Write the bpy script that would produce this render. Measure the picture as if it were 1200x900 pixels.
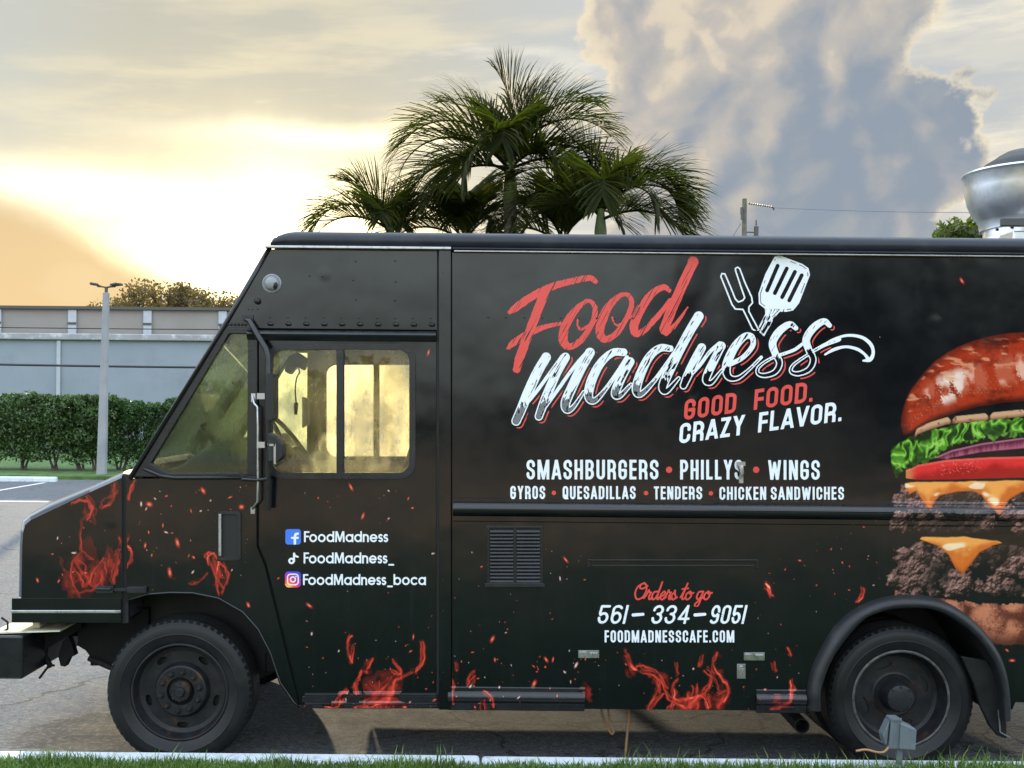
import bpy, bmesh, math, random
import numpy as np
from mathutils import Vector, Matrix
from mathutils.geometry import tessellate_polygon

for _o in list(bpy.data.objects):
    bpy.data.objects.remove(_o)
SC = bpy.context.scene
COL = SC.collection
R = math.radians
random.seed(7)

# ---------------------------------------------------------------- picture <-> place
F, CX, CY, S = 1355.0, 567.0, 478.0, 0.00463   # focal length in photo pixels, vanishing point, metres per pixel on the truck's side
D = F * S                                       # camera to the truck's side
GY = 904.0                                      # photo row of the lot where the tyres stand
H = (GY - CY) * S                               # camera height above the lot
TH = R(0.54)                                    # the photo's slight roll
CT, ST = math.cos(TH), math.sin(TH)

def P(px, py, Y=0.0):
    """photo pixel on the plane at depth Y -> (X, Z) in metres"""
    dx, dy = px - CX, py - CY
    sc = (D + Y) / F
    return ((CT * dx + ST * dy) * sc, H - (CT * dy - ST * dx) * sc)

def P3(px, py, Y=0.0):
    x, z = P(px, py, Y)
    return Vector((x, Y, z))

# ---------------------------------------------------------------- camera
cam = bpy.data.cameras.new('camera')
cam.sensor_width = 36.0
cam.lens = 36.0 * F / 1200.0
cam.shift_x = (600 - CX) / 1200.0
cam.shift_y = (CY - 450) / 1200.0
cam.clip_start, cam.clip_end = 0.05, 4000
cam_o = bpy.data.objects.new('camera', cam)
COL.objects.link(cam_o)
cam_o.location = (0, -D, H)
cam_o.rotation_euler = (R(90), -TH, 0)
SC.camera = cam_o

# ---------------------------------------------------------------- view
SC.render.engine = 'CYCLES'
SC.view_settings.view_transform = 'Standard'
SC.view_settings.look = 'None'
SC.view_settings.exposure = 0.0
SC.view_settings.gamma = 1.0
SC.view_settings.use_curve_mapping = False
SC.cycles.max_bounces = 10
SC.cycles.transparent_max_bounces = 16
SC.cycles.sample_clamp_indirect = 6.0
SC.cycles.caustics_reflective = False
SC.cycles.caustics_refractive = False

# ---------------------------------------------------------------- sun
SUN_AZ, SUN_EL = -13.5, 14.0
sd = Vector((math.sin(R(SUN_AZ)) * math.cos(R(SUN_EL)), math.cos(R(SUN_AZ)) * math.cos(R(SUN_EL)), math.sin(R(SUN_EL))))
sun = bpy.data.lights.new('sun', 'SUN')
sun.energy = 3.4
sun.angle = R(0.8)
sun.color = (1.0, 0.83, 0.56)
sun_o = bpy.data.objects.new('sun', sun)
COL.objects.link(sun_o)
sun_o.location = sd * 200
sun_o.rotation_euler = (-sd).to_track_quat('-Z', 'Y').to_euler()

# ---------------------------------------------------------------- node helpers
class E:
    """a socket with arithmetic"""
    def __init__(self, nt, s):
        self.nt, self.s = nt, s
    def _m(self, op, b=None, c=None, swap=False):
        n = self.nt.nodes.new('ShaderNodeMath'); n.operation = op
        vals = [self, b] if not swap else [b, self]
        if c is not None: vals.append(c)
        for i, v in enumerate(vals):
            if v is None: continue
            if isinstance(v, E): self.nt.links.new(v.s, n.inputs[i])
            else: n.inputs[i].default_value = float(v)
        return E(self.nt, n.outputs[0])
    def __add__(s, o): return s._m('ADD', o)
    __radd__ = __add__
    def __mul__(s, o): return s._m('MULTIPLY', o)
    __rmul__ = __mul__
    def __sub__(s, o): return s._m('SUBTRACT', o)
    def __rsub__(s, o): return s._m('SUBTRACT', o, swap=True)
    def __truediv__(s, o): return s._m('DIVIDE', o)
    def __neg__(s): return s._m('MULTIPLY', -1.0)
    def pow(s, o): return s._m('POWER', o)
    def max(s, o): return s._m('MAXIMUM', o)
    def min(s, o): return s._m('MINIMUM', o)
    def exp(s): return s._m('EXPONENT')
    def abs(s): return s._m('ABSOLUTE')
    def ss(s, a, b, lo=0.0, hi=1.0):
        n = s.nt.nodes.new('ShaderNodeMapRange'); n.interpolation_type = 'SMOOTHSTEP'
        s.nt.links.new(s.s, n.inputs[0])
        for i, v in enumerate((a, b, lo, hi)): n.inputs[i + 1].default_value = v
        return E(s.nt, n.outputs[0])

class NT:
    def __init__(self, nt): self.nt = nt
    def node(self, t, **kw):
        n = self.nt.nodes.new(t)
        for k, v in kw.items(): setattr(n, k, v)
        return n
    def link(self, a, b): self.nt.links.new(a.s if isinstance(a, E) else a, b)
    def put(self, v, inp):
        if isinstance(v, E): self.nt.links.new(v.s, inp)
        elif hasattr(v, 'is_output'): self.nt.links.new(v, inp)
        else: inp.default_value = v
    def mix(self, f, a, b, blend='MIX'):
        n = self.node('ShaderNodeMix', data_type='RGBA', blend_type=blend)
        n.clamp_factor = True
        self.put(f, n.inputs[0])
        for v, i in ((a, 6), (b, 7)):
            self.put(v if not isinstance(v, tuple) or len(v) == 4 else (*v, 1), n.inputs[i])
        return n.outputs[2]
    def vec(self, x, y, z):
        n = self.node('ShaderNodeCombineXYZ')
        for v, i in zip((x, y, z), n.inputs): self.put(v, i)
        return n.outputs[0]
    def noise(self, v, scale=1.0, detail=4.0, rough=0.5, dist=0.0, col=False):
        n = self.node('ShaderNodeTexNoise')
        if v is not None: self.put(v, n.inputs['Vector'])
        n.inputs['Scale'].default_value = scale; n.inputs['Detail'].default_value = detail
        n.inputs['Roughness'].default_value = rough; n.inputs['Distortion'].default_value = dist
        return n.outputs[1] if col else E(self.nt, n.outputs[0])
    def voro(self, v, scale=1.0, feature='F1', smooth=None):
        n = self.node('ShaderNodeTexVoronoi', feature=feature)
        if v is not None: self.put(v, n.inputs['Vector'])
        n.inputs['Scale'].default_value = scale
        if smooth is not None: n.inputs['Smoothness'].default_value = smooth
        return E(self.nt, n.outputs[0])
    def mapping(self, v, scale=(1, 1, 1), loc=(0, 0, 0)):
        n = self.node('ShaderNodeMapping')
        self.put(v, n.inputs[0]); n.inputs['Location'].default_value = loc; n.inputs['Scale'].default_value = scale
        return n.outputs[0]
    def scale_col(self, c, k):
        n = self.node('ShaderNodeVectorMath', operation='SCALE')
        self.put(c, n.inputs[0]); self.put(k, n.inputs['Scale'])
        return n.outputs[0]
    def add_col(self, a, b):
        n = self.node('ShaderNodeVectorMath', operation='ADD')
        self.put(a, n.inputs[0]); self.put(b, n.inputs[1])
        return n.outputs[0]

# ---------------------------------------------------------------- world
W = bpy.data.worlds.new('World'); SC.world = W; W.use_nodes = True
w = NT(W.node_tree); W.node_tree.nodes.clear()
tc = w.node('ShaderNodeTexCoord')
dirv = tc.outputs['Generated']
sx = w.node('ShaderNodeSeparateXYZ'); w.link(dirv, sx.inputs[0])
x, y, z = (E(w.nt, o) for o in sx.outputs)
az = x._m('ARCTAN2', y) * 57.29578
el = z.min(1.0).max(-1.0)._m('ARCSINE') * 57.29578
sky = w.node('ShaderNodeTexSky', sky_type='NISHITA')
sky.sun_disc = False
sky.sun_elevation = R(SUN_EL); sky.sun_rotation = R(SUN_AZ) % (2 * math.pi)
sky.air_density, sky.dust_density, sky.ozone_density = 1.0, 1.5, 1.0
nish = w.scale_col(sky.outputs[0], 0.55)
# high cloud spread over the whole dome
cl = w.noise(w.mapping(dirv, (1, 1, 3.2)), 2.6, 7, 0.58)
cover = cl.ss(0.36, 0.60)
dome = w.mix(cover * 0.5 + 0.45, nish, (29.0, 34.0, 40.0, 1))
dome = w.mix(el.ss(26, 9) * y.ss(0.2, -0.4) * 0.92, dome, (22.5, 25.0, 24.0, 1))
dome = w.mix(el.ss(8.5, 0.5) * y.ss(0.2, -0.4) * 0.9, dome, (10.5, 11.2, 9.6, 1))
# the side of the sky towards the sun: azimuth / elevation fields in degrees
q = w.vec(az / 10.0, el / 10.0, 0.0)
nw = w.noise(q, 1.6, 6, 0.55) - 0.5
nf = w.noise(q, 5.0, 8, 0.6) - 0.5
st = w.noise(w.vec(az / 26.0, el / 4.6 - az / 90.0, 3.1), 1.5, 7, 0.56)
st2 = w.noise(w.vec(az / 14.0, el / 2.6 - az / 60.0, 9.4), 1.2, 6, 0.6)
front = w.mix(az.ss(-9, 9), (6.1, 5.9, 5.0, 1), (6.1, 6.4, 6.5, 1))
front = w.mix(az.ss(-16, -26) * el.ss(7, 14) * 0.6, front, (6.0, 6.7, 6.8, 1))
near = ((((az + 6.0) / 15.0).pow(2) + ((el - 11.0) / 8.0).pow(2)) * -1.0).exp()
front = w.mix(st.ss(0.50, 0.66) * (near * 0.65 + 0.15), front, (10.2, 8.9, 6.0, 1))
front = w.mix(st2.ss(0.55, 0.72) * (near * 0.6 + 0.12), front, (12.0, 11.2, 9.2, 1))
front = w.mix(st.ss(0.47, 0.30) * 0.30, front, (5.7, 5.75, 5.6, 1))
# glow round the hidden sun
elw = el + nw * 3.2
g1 = ((((az + 11.5) / 12.5).pow(2) + ((elw - 8.6) / 5.2).pow(2)) * -1.0).exp()
g2 = ((((az + 10.6) / 6.2).pow(2) + ((elw - 7.6) / 3.1).pow(2)) * -1.0).exp()
g3 = ((((az + 20.5) / 5.0).pow(2) + ((el - 10.1 + nw * 1.2) / 0.9).pow(2)) * -1.0).exp()
g4 = ((((az + 6.8) / 7.5).pow(2) + ((el - 13.0 + nw * 1.6) / 0.55).pow(2)) * -1.0).exp()
front = w.add_col(front, w.scale_col((9.5, 6.6, 1.6), g1 * 0.55))
front = w.add_col(front, w.scale_col((34.0, 28.0, 15.0), g2))
front = w.add_col(front, w.scale_col((9.0, 8.0, 4.8), g3))
front = w.add_col(front, w.scale_col((6.0, 5.6, 3.8), g4))
# the orange bank low on the left
wedge = ((9.75 - (az + 22.7) * 0.44) - el + nw * 1.2 + nf * 0.9).ss(-0.35, 1.5) * az.ss(-9.5, -17.0)
bank = w.mix(el.ss(4.5, 9.0), (9.4, 6.7, 3.3, 1), (8.6, 6.2, 3.3, 1))
puff = ((az + 19.6) / 1.5).pow(2) + ((el - 5.6) / 1.1).pow(2) + nf * 2.2
bank = w.mix(puff.ss(1.3, 0.2) * 0.22, bank, (10.2, 8.0, 4.6, 1))
front = w.mix(wedge * 0.93, front, bank)
# the towering cloud on the right
azw = az + nw * 3.0 + nf * 3.2 + (0.5 - w.voro(w.vec(az / 10.0, el / 10.0, 6.0), 5.0, 'SMOOTH_F1', 0.3)) * 1.6
elc = el + (w.noise(w.vec(az / 10.0 + 7.3, el / 10.0, 1.0), 2.6, 7, 0.6) - 0.5) * 3.6 + nf * 1.6
def blob(a, e, ra, re):
    return 1.0 - ((azw - a) / ra).pow(2) - ((elc - e) / re).pow(2)
tower = blob(13.0, 20.0, 8.6, 8.0).max(blob(12.5, 13.0, 7.2, 6.5)).max(blob(17.5, 12.0, 6.0, 4.4)).max(blob(15.5, 6.0, 7.0, 6.0)).max(blob(9.5, 6.5, 4.8, 4.4))
right_sky = w.mix(st2.ss(0.40, 0.62), (7.0, 6.9, 6.3, 1), (10.2, 9.2, 7.2, 1))
right_sky = w.mix(st.ss(0.52, 0.42) * 0.6, right_sky, (4.9, 5.3, 5.8, 1))
front = w.mix(az.ss(17, 20.5), front, right_sky)
haze_low = el.ss(9.5, 3.0) * az.ss(2, 10)
front = w.mix(haze_low * 0.85, front, (4.1, 4.9, 6.0, 1))
def heap(u0, v0):
    a = w.vec(az / 10.0 + nw * 0.45 + u0, el / 10.0 + nw * 0.30 + v0, 4.0)
    lo = w.noise(a, 1.7, 3, 0.5)
    hi = 1.0 - (w.noise(a, 4.2, 6, 0.55) - 0.5).abs() * 3.0
    mid = 1.0 - w.voro(a, 4.0, 'SMOOTH_F1', 0.5)
    det = w.noise(a, 11.0, 5, 0.6)
    mid2 = 1.0 - w.voro(a, 9.0, 'SMOOTH_F1', 0.4)
    return lo * 0.9 + hi * 0.14 + mid * 0.36 + mid2 * 0.15 + det * 0.10
h0 = heap(0.0, 0.0); h1 = heap(-0.10, 0.035)
emb = (h0 - h1) * 1.25
dark_core = ((((azw - 18.0) / 4.8).pow(2) + ((elc - 13.6) / 3.2).pow(2)) * -1.0).exp()
shade = (emb + (h0 - 1.16) * 0.50 + 0.56 + (el - 12.0) * 0.030 - (az - 13.0) * 0.020 - dark_core * 0.26).ss(-0.03, 1.0)
body = w.mix(shade, (3.0, 3.55, 4.25, 1), (6.8, 6.0, 5.0, 1))
body = w.mix(shade.ss(0.72, 1.0) * 0.7, body, (8.2, 7.1, 5.5, 1))
body = w.mix((el.ss(10, 5)) * 0.45, body, (3.5, 4.2, 5.2, 1))
rim = tower.ss(0.24, 0.02) * (nf * 2.0 + 0.75).max(0.0).min(1.0)
body = w.mix(rim * 0.8, body, (10.2, 8.9, 6.4, 1))
front = w.mix(tower.ss(-0.05, 0.07) * (1.0 - az.ss(8.5, 4.0) * el.ss(11, 7) * 0.7), front, body)
front_w = y.ss(0.55, 0.86) * el.ss(46, 30)
total = w.mix(front_w, dome, front)
bg = w.node('ShaderNodeBackground'); w.link(total, bg.inputs[0]); bg.inputs[1].default_value = 0.1
wo = w.node('ShaderNodeOutputWorld'); w.link(bg.outputs[0], wo.inputs[0])

# ---------------------------------------------------------------- materials
def new_mat(name):
    m = bpy.data.materials.new(name); m.use_nodes = True
    t = NT(m.node_tree); b = m.node_tree.nodes['Principled BSDF']
    return m, t, b

def pmat(name, col, rough=0.5, metal=0.0, var=0.12, vscale=6.0, bump=0.0, bscale=40.0, coat=0.0, spec=0.5, dirt=None, sub=None):
    m, t, b = new_mat(name)
    tc = t.node('ShaderNodeTexCoord'); o = tc.outputs['Object']
    n = t.noise(o, vscale, 6, 0.6)
    c = t.mix(n.ss(0.3, 0.7), tuple(max(0, v * (1 - var)) for v in col), tuple(v * (1 + var) for v in col))
    if dirt:
        dcol, amount, dscale = dirt
        c = t.mix(t.noise(o, dscale, 8, 0.68).ss(0.5, 0.72) * amount, c, dcol)
    t.put(c, b.inputs['Base Color'])
    b.inputs['Metallic'].default_value = metal
    b.inputs['Specular IOR Level'].default_value = spec
    b.inputs['Coat Weight'].default_value = coat
    b.inputs['Coat Roughness'].default_value = 0.08
    t.put(n.ss(0.25, 0.75, max(0.02, rough - 0.07), rough + 0.07), b.inputs['Roughness'])
    if bump:
        bn = t.node('ShaderNodeBump'); bn.inputs['Strength'].default_value = 1.0; bn.inputs['Distance'].default_value = bump
        t.put(t.noise(o, bscale, 4, 0.6), bn.inputs['Height']); t.link(bn.outputs[0], b.inputs['Normal'])
    return m

def vinyl(name, attr=None, col=(0.0020, 0.0034, 0.0054), rough=0.13):
    """the truck's glossy wrap: slight waves in the sheet metal and a film of road dust"""
    m, t, b = new_mat(name)
    tc = t.node('ShaderNodeTexCoord'); o = tc.outputs['Object']
    if attr:
        a = t.node('ShaderNodeAttribute', attribute_name=attr); base = a.outputs['Color']
    else:
        base = (*col, 1)
    dust = t.noise(o, 1.3, 9, 0.7).ss(0.42, 0.75)
    sp = t.noise(o, 160, 2, 0.5).ss(0.66, 0.75)
    runs = t.noise(t.mapping(o, (9.0, 9.0, 0.55)), 2.2, 6, 0.62).ss(0.55, 0.75)
    base = t.mix(dust * 0.008 + sp * 0.03 + runs * 0.012, base, (0.30, 0.27, 0.23, 1))
    t.put(base, b.inputs['Base Color'])
    t.put(t.noise(o, 3, 5, 0.6).ss(0.3, 0.7, rough - 0.03, rough + 0.06), b.inputs['Roughness'])
    b.inputs['Specular IOR Level'].default_value = 0.5
    hgt = t.noise(t.mapping(o, (1.0, 1.0, 0.8)), 1.5, 1, 0.4) + t.noise(o, 5.5, 1, 0.4) * 0.13 + t.voro(o, 1.9).ss(0.10, 0.0) * 0.10
    bn = t.node('ShaderNodeBump'); bn.inputs['Strength'].default_value = 1.0; bn.inputs['Distance'].default_value = 0.012
    t.put(hgt, bn.inputs['Height']); t.link(bn.outputs[0], b.inputs['Normal'])
    return m

def glass_mat(name, tint, dirt_col, dirt_amt, dscale):
    m = bpy.data.materials.new(name); m.use_nodes = True
    t = NT(m.node_tree); t.nt.nodes.clear()
    o = t.node('ShaderNodeTexCoord').outputs['Object']
    tr = t.node('ShaderNodeBsdfTransparent'); tr.inputs[0].default_value = (*tint, 1)
    gl = t.node('ShaderNodeBsdfGlossy'); gl.inputs['Roughness'].default_value = 0.02
    tl = t.node('ShaderNodeBsdfTranslucent'); tl.inputs[0].default_value = (*dirt_col, 1)
    rf = t.node('ShaderNodeBsdfRefraction'); rf.inputs[0].default_value = (*dirt_col, 1); rf.inputs['Roughness'].default_value = 0.74; rf.inputs['IOR'].default_value = 1.5
    md = t.node('ShaderNodeMixShader'); md.inputs[0].default_value = 0.78; t.link(tl.outputs[0], md.inputs[1]); t.link(rf.outputs[0], md.inputs[2])
    n = t.noise(o, dscale, 9, 0.72); n2 = t.noise(t.mapping(o, (1, 1, 0.25)), dscale * 3.5, 6, 0.7)
    n3 = t.noise(o, 2.2, 4, 0.6)
    amt = (n * 0.55 + n2 * 0.45 + (n3 - 0.5) * 0.9).ss(0.30, 0.72, dirt_amt * 0.12, dirt_amt)
    fr = t.node('ShaderNodeFresnel'); fr.inputs[0].default_value = 1.5
    m1 = t.node('ShaderNodeMixShader'); t.put(amt, m1.inputs[0]); t.link(tr.outputs[0], m1.inputs[1]); t.link(md.outputs[0], m1.inputs[2])
    m2 = t.node('ShaderNodeMixShader'); t.link(fr.outputs[0], m2.inputs[0]); t.link(m1.outputs[0], m2.inputs[1]); t.link(gl.outputs[0], m2.inputs[2])
    out = t.node('ShaderNodeOutputMaterial'); t.link(m2.outputs[0], out.inputs[0])
    return m

def leaf_mat(name, ca, cb, trans=0.35, rough=0.45, cc=None, vs=0.7, spec=0.4):
    m = bpy.data.materials.new(name); m.use_nodes = True
    t = NT(m.node_tree); b = t.nt.nodes['Principled BSDF']; out = t.nt.nodes['Material Output']
    o = t.node('ShaderNodeTexCoord').outputs['Object']
    ge = t.node('ShaderNodeNewGeometry'); rnd = E(t.nt, ge.outputs['Random Per Island'])
    c = t.mix(t.noise(o, vs, 4, 0.6).ss(0.35, 0.65), ca, cb)
    c = t.mix(rnd * 0.5, c, cc or tuple(v * 1.7 for v in cb))
    t.put(c, b.inputs['Base Color']); b.inputs['Roughness'].default_value = rough; b.inputs['Specular IOR Level'].default_value = spec
    tl = t.node('ShaderNodeBsdfTranslucent')
    t.put(t.mix(1.0, c, (1.5, 1.6, 0.55, 1), 'MULTIPLY'), tl.inputs[0])
    ms = t.node('ShaderNodeMixShader'); ms.inputs[0].default_value = trans
    t.link(b.outputs[0], ms.inputs[1]); t.link(tl.outputs[0], ms.inputs[2]); t.link(ms.outputs[0], out.inputs[0])
    return m

M = {}
M['wrap'] = vinyl('black_vinyl')
M['art'] = vinyl('printed_vinyl', attr='ink')
M['trim'] = pmat('black_trim', (0.007, 0.008, 0.010), 0.30, spec=0.45, bump=0.0008, bscale=30, dirt=((0.06, 0.055, 0.05), 0.2, 9))
M['roofpaint'] = pmat('roof_paint', (0.008, 0.011, 0.019), 0.38, bump=0.002, bscale=7, spec=0.32, dirt=((0.05, 0.05, 0.05), 0.3, 5))
M['rubber'] = pmat('tyre_rubber', (0.009, 0.0095, 0.010), 0.46, bump=0.0008, bscale=80, dirt=((0.022, 0.022, 0.022), 0.6, 5), var=0.25, spec=0.25)
M['plastic'] = pmat('black_plastic', (0.011, 0.012, 0.014), 0.42, bump=0.0005, bscale=120, spec=0.35, dirt=((0.05, 0.05, 0.05), 0.35, 8))
M['rim'] = pmat('rim_paint', (0.010, 0.0105, 0.012), 0.5, spec=0.3, dirt=((0.055, 0.026, 0.016), 0.8, 12), var=0.3, vscale=14, bump=0.001, bscale=60)
M['rimedge'] = pmat('rim_edge', (0.075, 0.072, 0.07), 0.5, metal=0.4, dirt=((0.015, 0.013, 0.012), 0.95, 26), var=0.4, vscale=30)
M['steel'] = pmat('dull_steel', (0.42, 0.42, 0.43), 0.32, metal=0.9, dirt=((0.10, 0.09, 0.08), 0.6, 30))
M['alu'] = pmat('spun_aluminium', (0.62, 0.63, 0.65), 0.34, metal=0.9, dirt=((0.20, 0.19, 0.18), 0.5, 6), bump=0.0015, bscale=5)
M['hoodtop'] = pmat('hood_top', (0.05, 0.055, 0.068), 0.22, dirt=((0.2, 0.19, 0.18), 0.3, 20), coat=0.4)
M['chassis'] = pmat('chassis', (0.008, 0.008, 0.008), 0.7, spec=0.2, dirt=((0.025, 0.02, 0.017), 0.6, 10), bump=0.003, bscale=25)
M['cream'] = pmat('cream_panel', (0.62, 0.57, 0.42), 0.5, dirt=((0.25, 0.2, 0.14), 0.5, 8))
M['cabwall'] = pmat('cab_wall', (0.50, 0.46, 0.33), 0.55, dirt=((0.2, 0.16, 0.1), 0.5, 6))
M['dash'] = pmat('dash_plastic', (0.05, 0.052, 0.05), 0.6)
M['seat'] = pmat('seat_vinyl', (0.045, 0.045, 0.045), 0.55, bump=0.001, bscale=60)
M['glass'] = glass_mat('dusty_glass', (0.95, 0.94, 0.86), (1.0, 0.97, 0.84), 0.34, 7)
M['gglass'] = glass_mat('green_glass', (0.88, 0.92, 0.80), (0.88, 0.92, 0.66), 0.46, 4)
M['white'] = pmat('white_print', (0.70, 0.74, 0.78), 0.35, var=0.03)
M['red'] = pmat('red_print', (0.62, 0.055, 0.045), 0.35, var=0.05)
M['greyprint'] = pmat('grey_print', (0.13, 0.14, 0.145), 0.35, var=0.12, vscale=40)
M['blue'] = pmat('blue_print', (0.045, 0.16, 0.66), 0.35, var=0.03)
M['tan'] = pmat('tan_cord', (0.32, 0.17, 0.07), 0.6)
M['lampw'] = pmat('grey_housing', (0.22, 0.235, 0.25), 0.35, dirt=((0.2, 0.2, 0.2), 0.4, 40))
M['black'] = pmat('deep_black', (0.004, 0.004, 0.004), 0.6)
M['greybox'] = pmat('grey_pvc', (0.105, 0.125, 0.14), 0.5, dirt=((0.06, 0.06, 0.055), 0.4, 30))
# ---------------------------------------------------------------- mesh helpers
def link(name, me, mat=None, parent=None, smooth=False, bevel=0.0, seg=2, auto=None):
    if mat is not None:
        for mm in (mat if isinstance(mat, (list, tuple)) else [mat]): me.materials.append(mm)
    o = bpy.data.objects.new(name, me); COL.objects.link(o)
    if smooth:
        me.polygons.foreach_set('use_smooth', [True] * len(me.polygons))
        if auto: me.set_sharp_from_angle(angle=R(auto))
    if bevel:
        bv = o.modifiers.new('bevel', 'BEVEL'); bv.width = bevel; bv.segments = seg; bv.limit_method = 'ANGLE'; bv.angle_limit = R(35)
    if parent is not None:
        o.parent = parent
        o.matrix_parent_inverse = ROOTINV.get(parent.name, Matrix.Identity(4))
    return o
ROOTINV = {}

def thing(name, label, cat, loc=(0, 0, 0), group=None, world_children=False, kind=None):
    o = bpy.data.objects.new(name, None); COL.objects.link(o)
    o.location = loc; o.empty_display_size = 0.2
    o['label'] = label; o['category'] = cat
    if group: o['group'] = group
    if kind: o['kind'] = kind
    if world_children: ROOTINV[o.name] = Matrix.Translation(Vector(loc)).inverted()
    return o

def tag(o, label=None, cat=None, group=None, kind=None):
    for k, v in (('label', label), ('category', cat), ('group', group), ('kind', kind)):
        if v: o[k] = v
    return o

class MB:
    def __init__(self): self.v, self.f = [], []
    def add(self, vs, fs):
        k = len(self.v); self.v += [tuple(p) for p in vs]; self.f += [tuple(i + k for i in f) for f in fs]; return self
    def box(self, a, b):
        (x0, y0, z0), (x1, y1, z1) = a, b
        vs = [(x0, y0, z0), (x1, y0, z0), (x1, y1, z0), (x0, y1, z0), (x0, y0, z1), (x1, y0, z1), (x1, y1, z1), (x0, y1, z1)]
        return self.add(vs, [(0, 3, 2, 1), (4, 5, 6, 7), (0, 1, 5, 4), (1, 2, 6, 5), (2, 3, 7, 6), (3, 0, 4, 7)])
    def pbox(self, px0, py0, px1, py1, y0, y1):
        """box with a face given by photo pixels on the truck's side, from depth y0 to y1"""
        return self.plate([P(px0, py0), P(px1, py0), P(px1, py1), P(px0, py1)], [], y0, y1)
    def plate(self, outer, holes, y0, y1):
        """flat plate in XZ with holes, thickness along Y; rings of (x, z)"""
        rings = [outer] + list(holes)
        flat = [p for r in rings for p in r]; n = len(flat)
        tris = tessellate_polygon([[Vector((p[0], p[1], 0)) for p in r] for r in rings])
        vs = [(p[0], y0, p[1]) for p in flat] + [(p[0], y1, p[1]) for p in flat]
        fs = []
        for t in tris:
            a, b, c = (flat[i] for i in t)
            ccw = (b[0] - a[0]) * (c[1] - a[1]) - (b[1] - a[1]) * (c[0] - a[0]) > 0
            t = tuple(t) if ccw else tuple(t)[::-1]
            fs.append(t); fs.append(tuple(i + n for i in t[::-1]))
        k = 0
        for ri, r in enumerate(rings):
            area = sum(r[i][0] * r[(i + 1) % len(r)][1] - r[(i + 1) % len(r)][0] * r[i][1] for i in range(len(r)))
            ccw = (area > 0) == (ri == 0)
            for i in range(len(r)):
                a, b = k + i, k + (i + 1) % len(r)
                fs.append((b, a, a + n, b + n) if ccw else (a, b, b + n, a + n))
            k += len(r)
        return self.add(vs, fs)
    def tube(self, path, r, n=8, cap=True):
        path = [Vector(p) for p in path]; rs = r if isinstance(r, (list, tuple)) else [r] * len(path)
        vs, fs = [], []
        up = None
        for i, p in enumerate(path):
            t = (path[min(i + 1, len(path) - 1)] - path[max(i - 1, 0)]).normalized()
            if up is None: up = Vector((0, 0, 1)) if abs(t.z) < 0.9 else Vector((0, 1, 0))
            u = t.cross(up).normalized(); v = u.cross(t).normalized(); up = v
            for j in range(n):
                a = 2 * math.pi * j / n
                vs.append(p + (u * math.cos(a) + v * math.sin(a)) * rs[i])
        for i in range(len(path) - 1):
            for j in range(n):
                a, b = i * n + j, i * n + (j + 1) % n
                fs.append((a, b, b + n, a + n))
        if cap:
            fs.append(tuple(range(n))[::-1]); fs.append(tuple(range((len(path) - 1) * n, len(path) * n)))
        # (u, v, t) may be left handed: fix below with normals
        return self.add(vs, [f[::-1] for f in fs])
    def lathe(self, prof, c, axis='Y', n=64):
        """profile of (radius, offset along the axis) turned round the axis through c"""
        c = Vector(c); vs, fs = [], []
        for r, o in prof:
            for j in range(n):
                a = 2 * math.pi * j / n
                if axis == 'Y': vs.append((c.x + r * math.cos(a), c.y + o, c.z + r * math.sin(a)))
                elif axis == 'Z': vs.append((c.x + r * math.cos(a), c.y + r * math.sin(a), c.z + o))
                else: vs.append((c.x + o, c.y + r * math.cos(a), c.z + r * math.sin(a)))
        for i in range(len(prof) - 1):
            for j in range(n):
                a, b = i * n + j, i * n + (j + 1) % n
                fs.append((a, b, b + n, a + n))
        return self.add(vs, fs)
    def extrude_x(self, prof, x0, x1, z0f=0.0, z1f=0.0, close=True):
        """closed YZ profile swept along X, raised by z0f / z1f at its ends"""
        n = len(prof)
        vs = [(x0, p[0], p[1] + z0f) for p in prof] + [(x1, p[0], p[1] + z1f) for p in prof]
        fs = [(i, (i + 1) % n, (i + 1) % n + n, i + n) for i in range(n if close else n - 1)]
        if close: fs += [tuple(range(n))[::-1], tuple(range(n, 2 * n))]
        return self.add(vs, fs)
    def sphere(self, c, r, n=12, sq=(1, 1, 1)):
        vs, fs = [], []
        m = n // 2
        for i in range(m + 1):
            p = math.pi * i / m
            for j in range(n):
                a = 2 * math.pi * j / n
                vs.append((c[0] + r * sq[0] * math.sin(p) * math.cos(a), c[1] + r * sq[1] * math.sin(p) * math.sin(a), c[2] + r * sq[2] * math.cos(p)))
        for i in range(m):
            for j in range(n):
                a, b = i * n + j, i * n + (j + 1) % n
                fs.append((a, a + n, b + n, b))
        return self.add(vs, fs)
    def build(self, name, mat=None, parent=None, smooth=False, bevel=0.0, auto=None, seg=2, fix=True, weld=True):
        me = bpy.data.meshes.new(name); me.from_pydata(self.v, [], self.f)
        if fix:
            bm = bmesh.new(); bm.from_mesh(me)
            if weld: bmesh.ops.remove_doubles(bm, verts=bm.verts, dist=1e-5)
            bmesh.ops.dissolve_degenerate(bm, dist=1e-6, edges=bm.edges)
            bmesh.ops.recalc_face_normals(bm, faces=bm.faces)
            bm.to_mesh(me); bm.free()
        me.update()
        return link(name, me, mat, parent, smooth, bevel, seg, auto)

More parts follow.
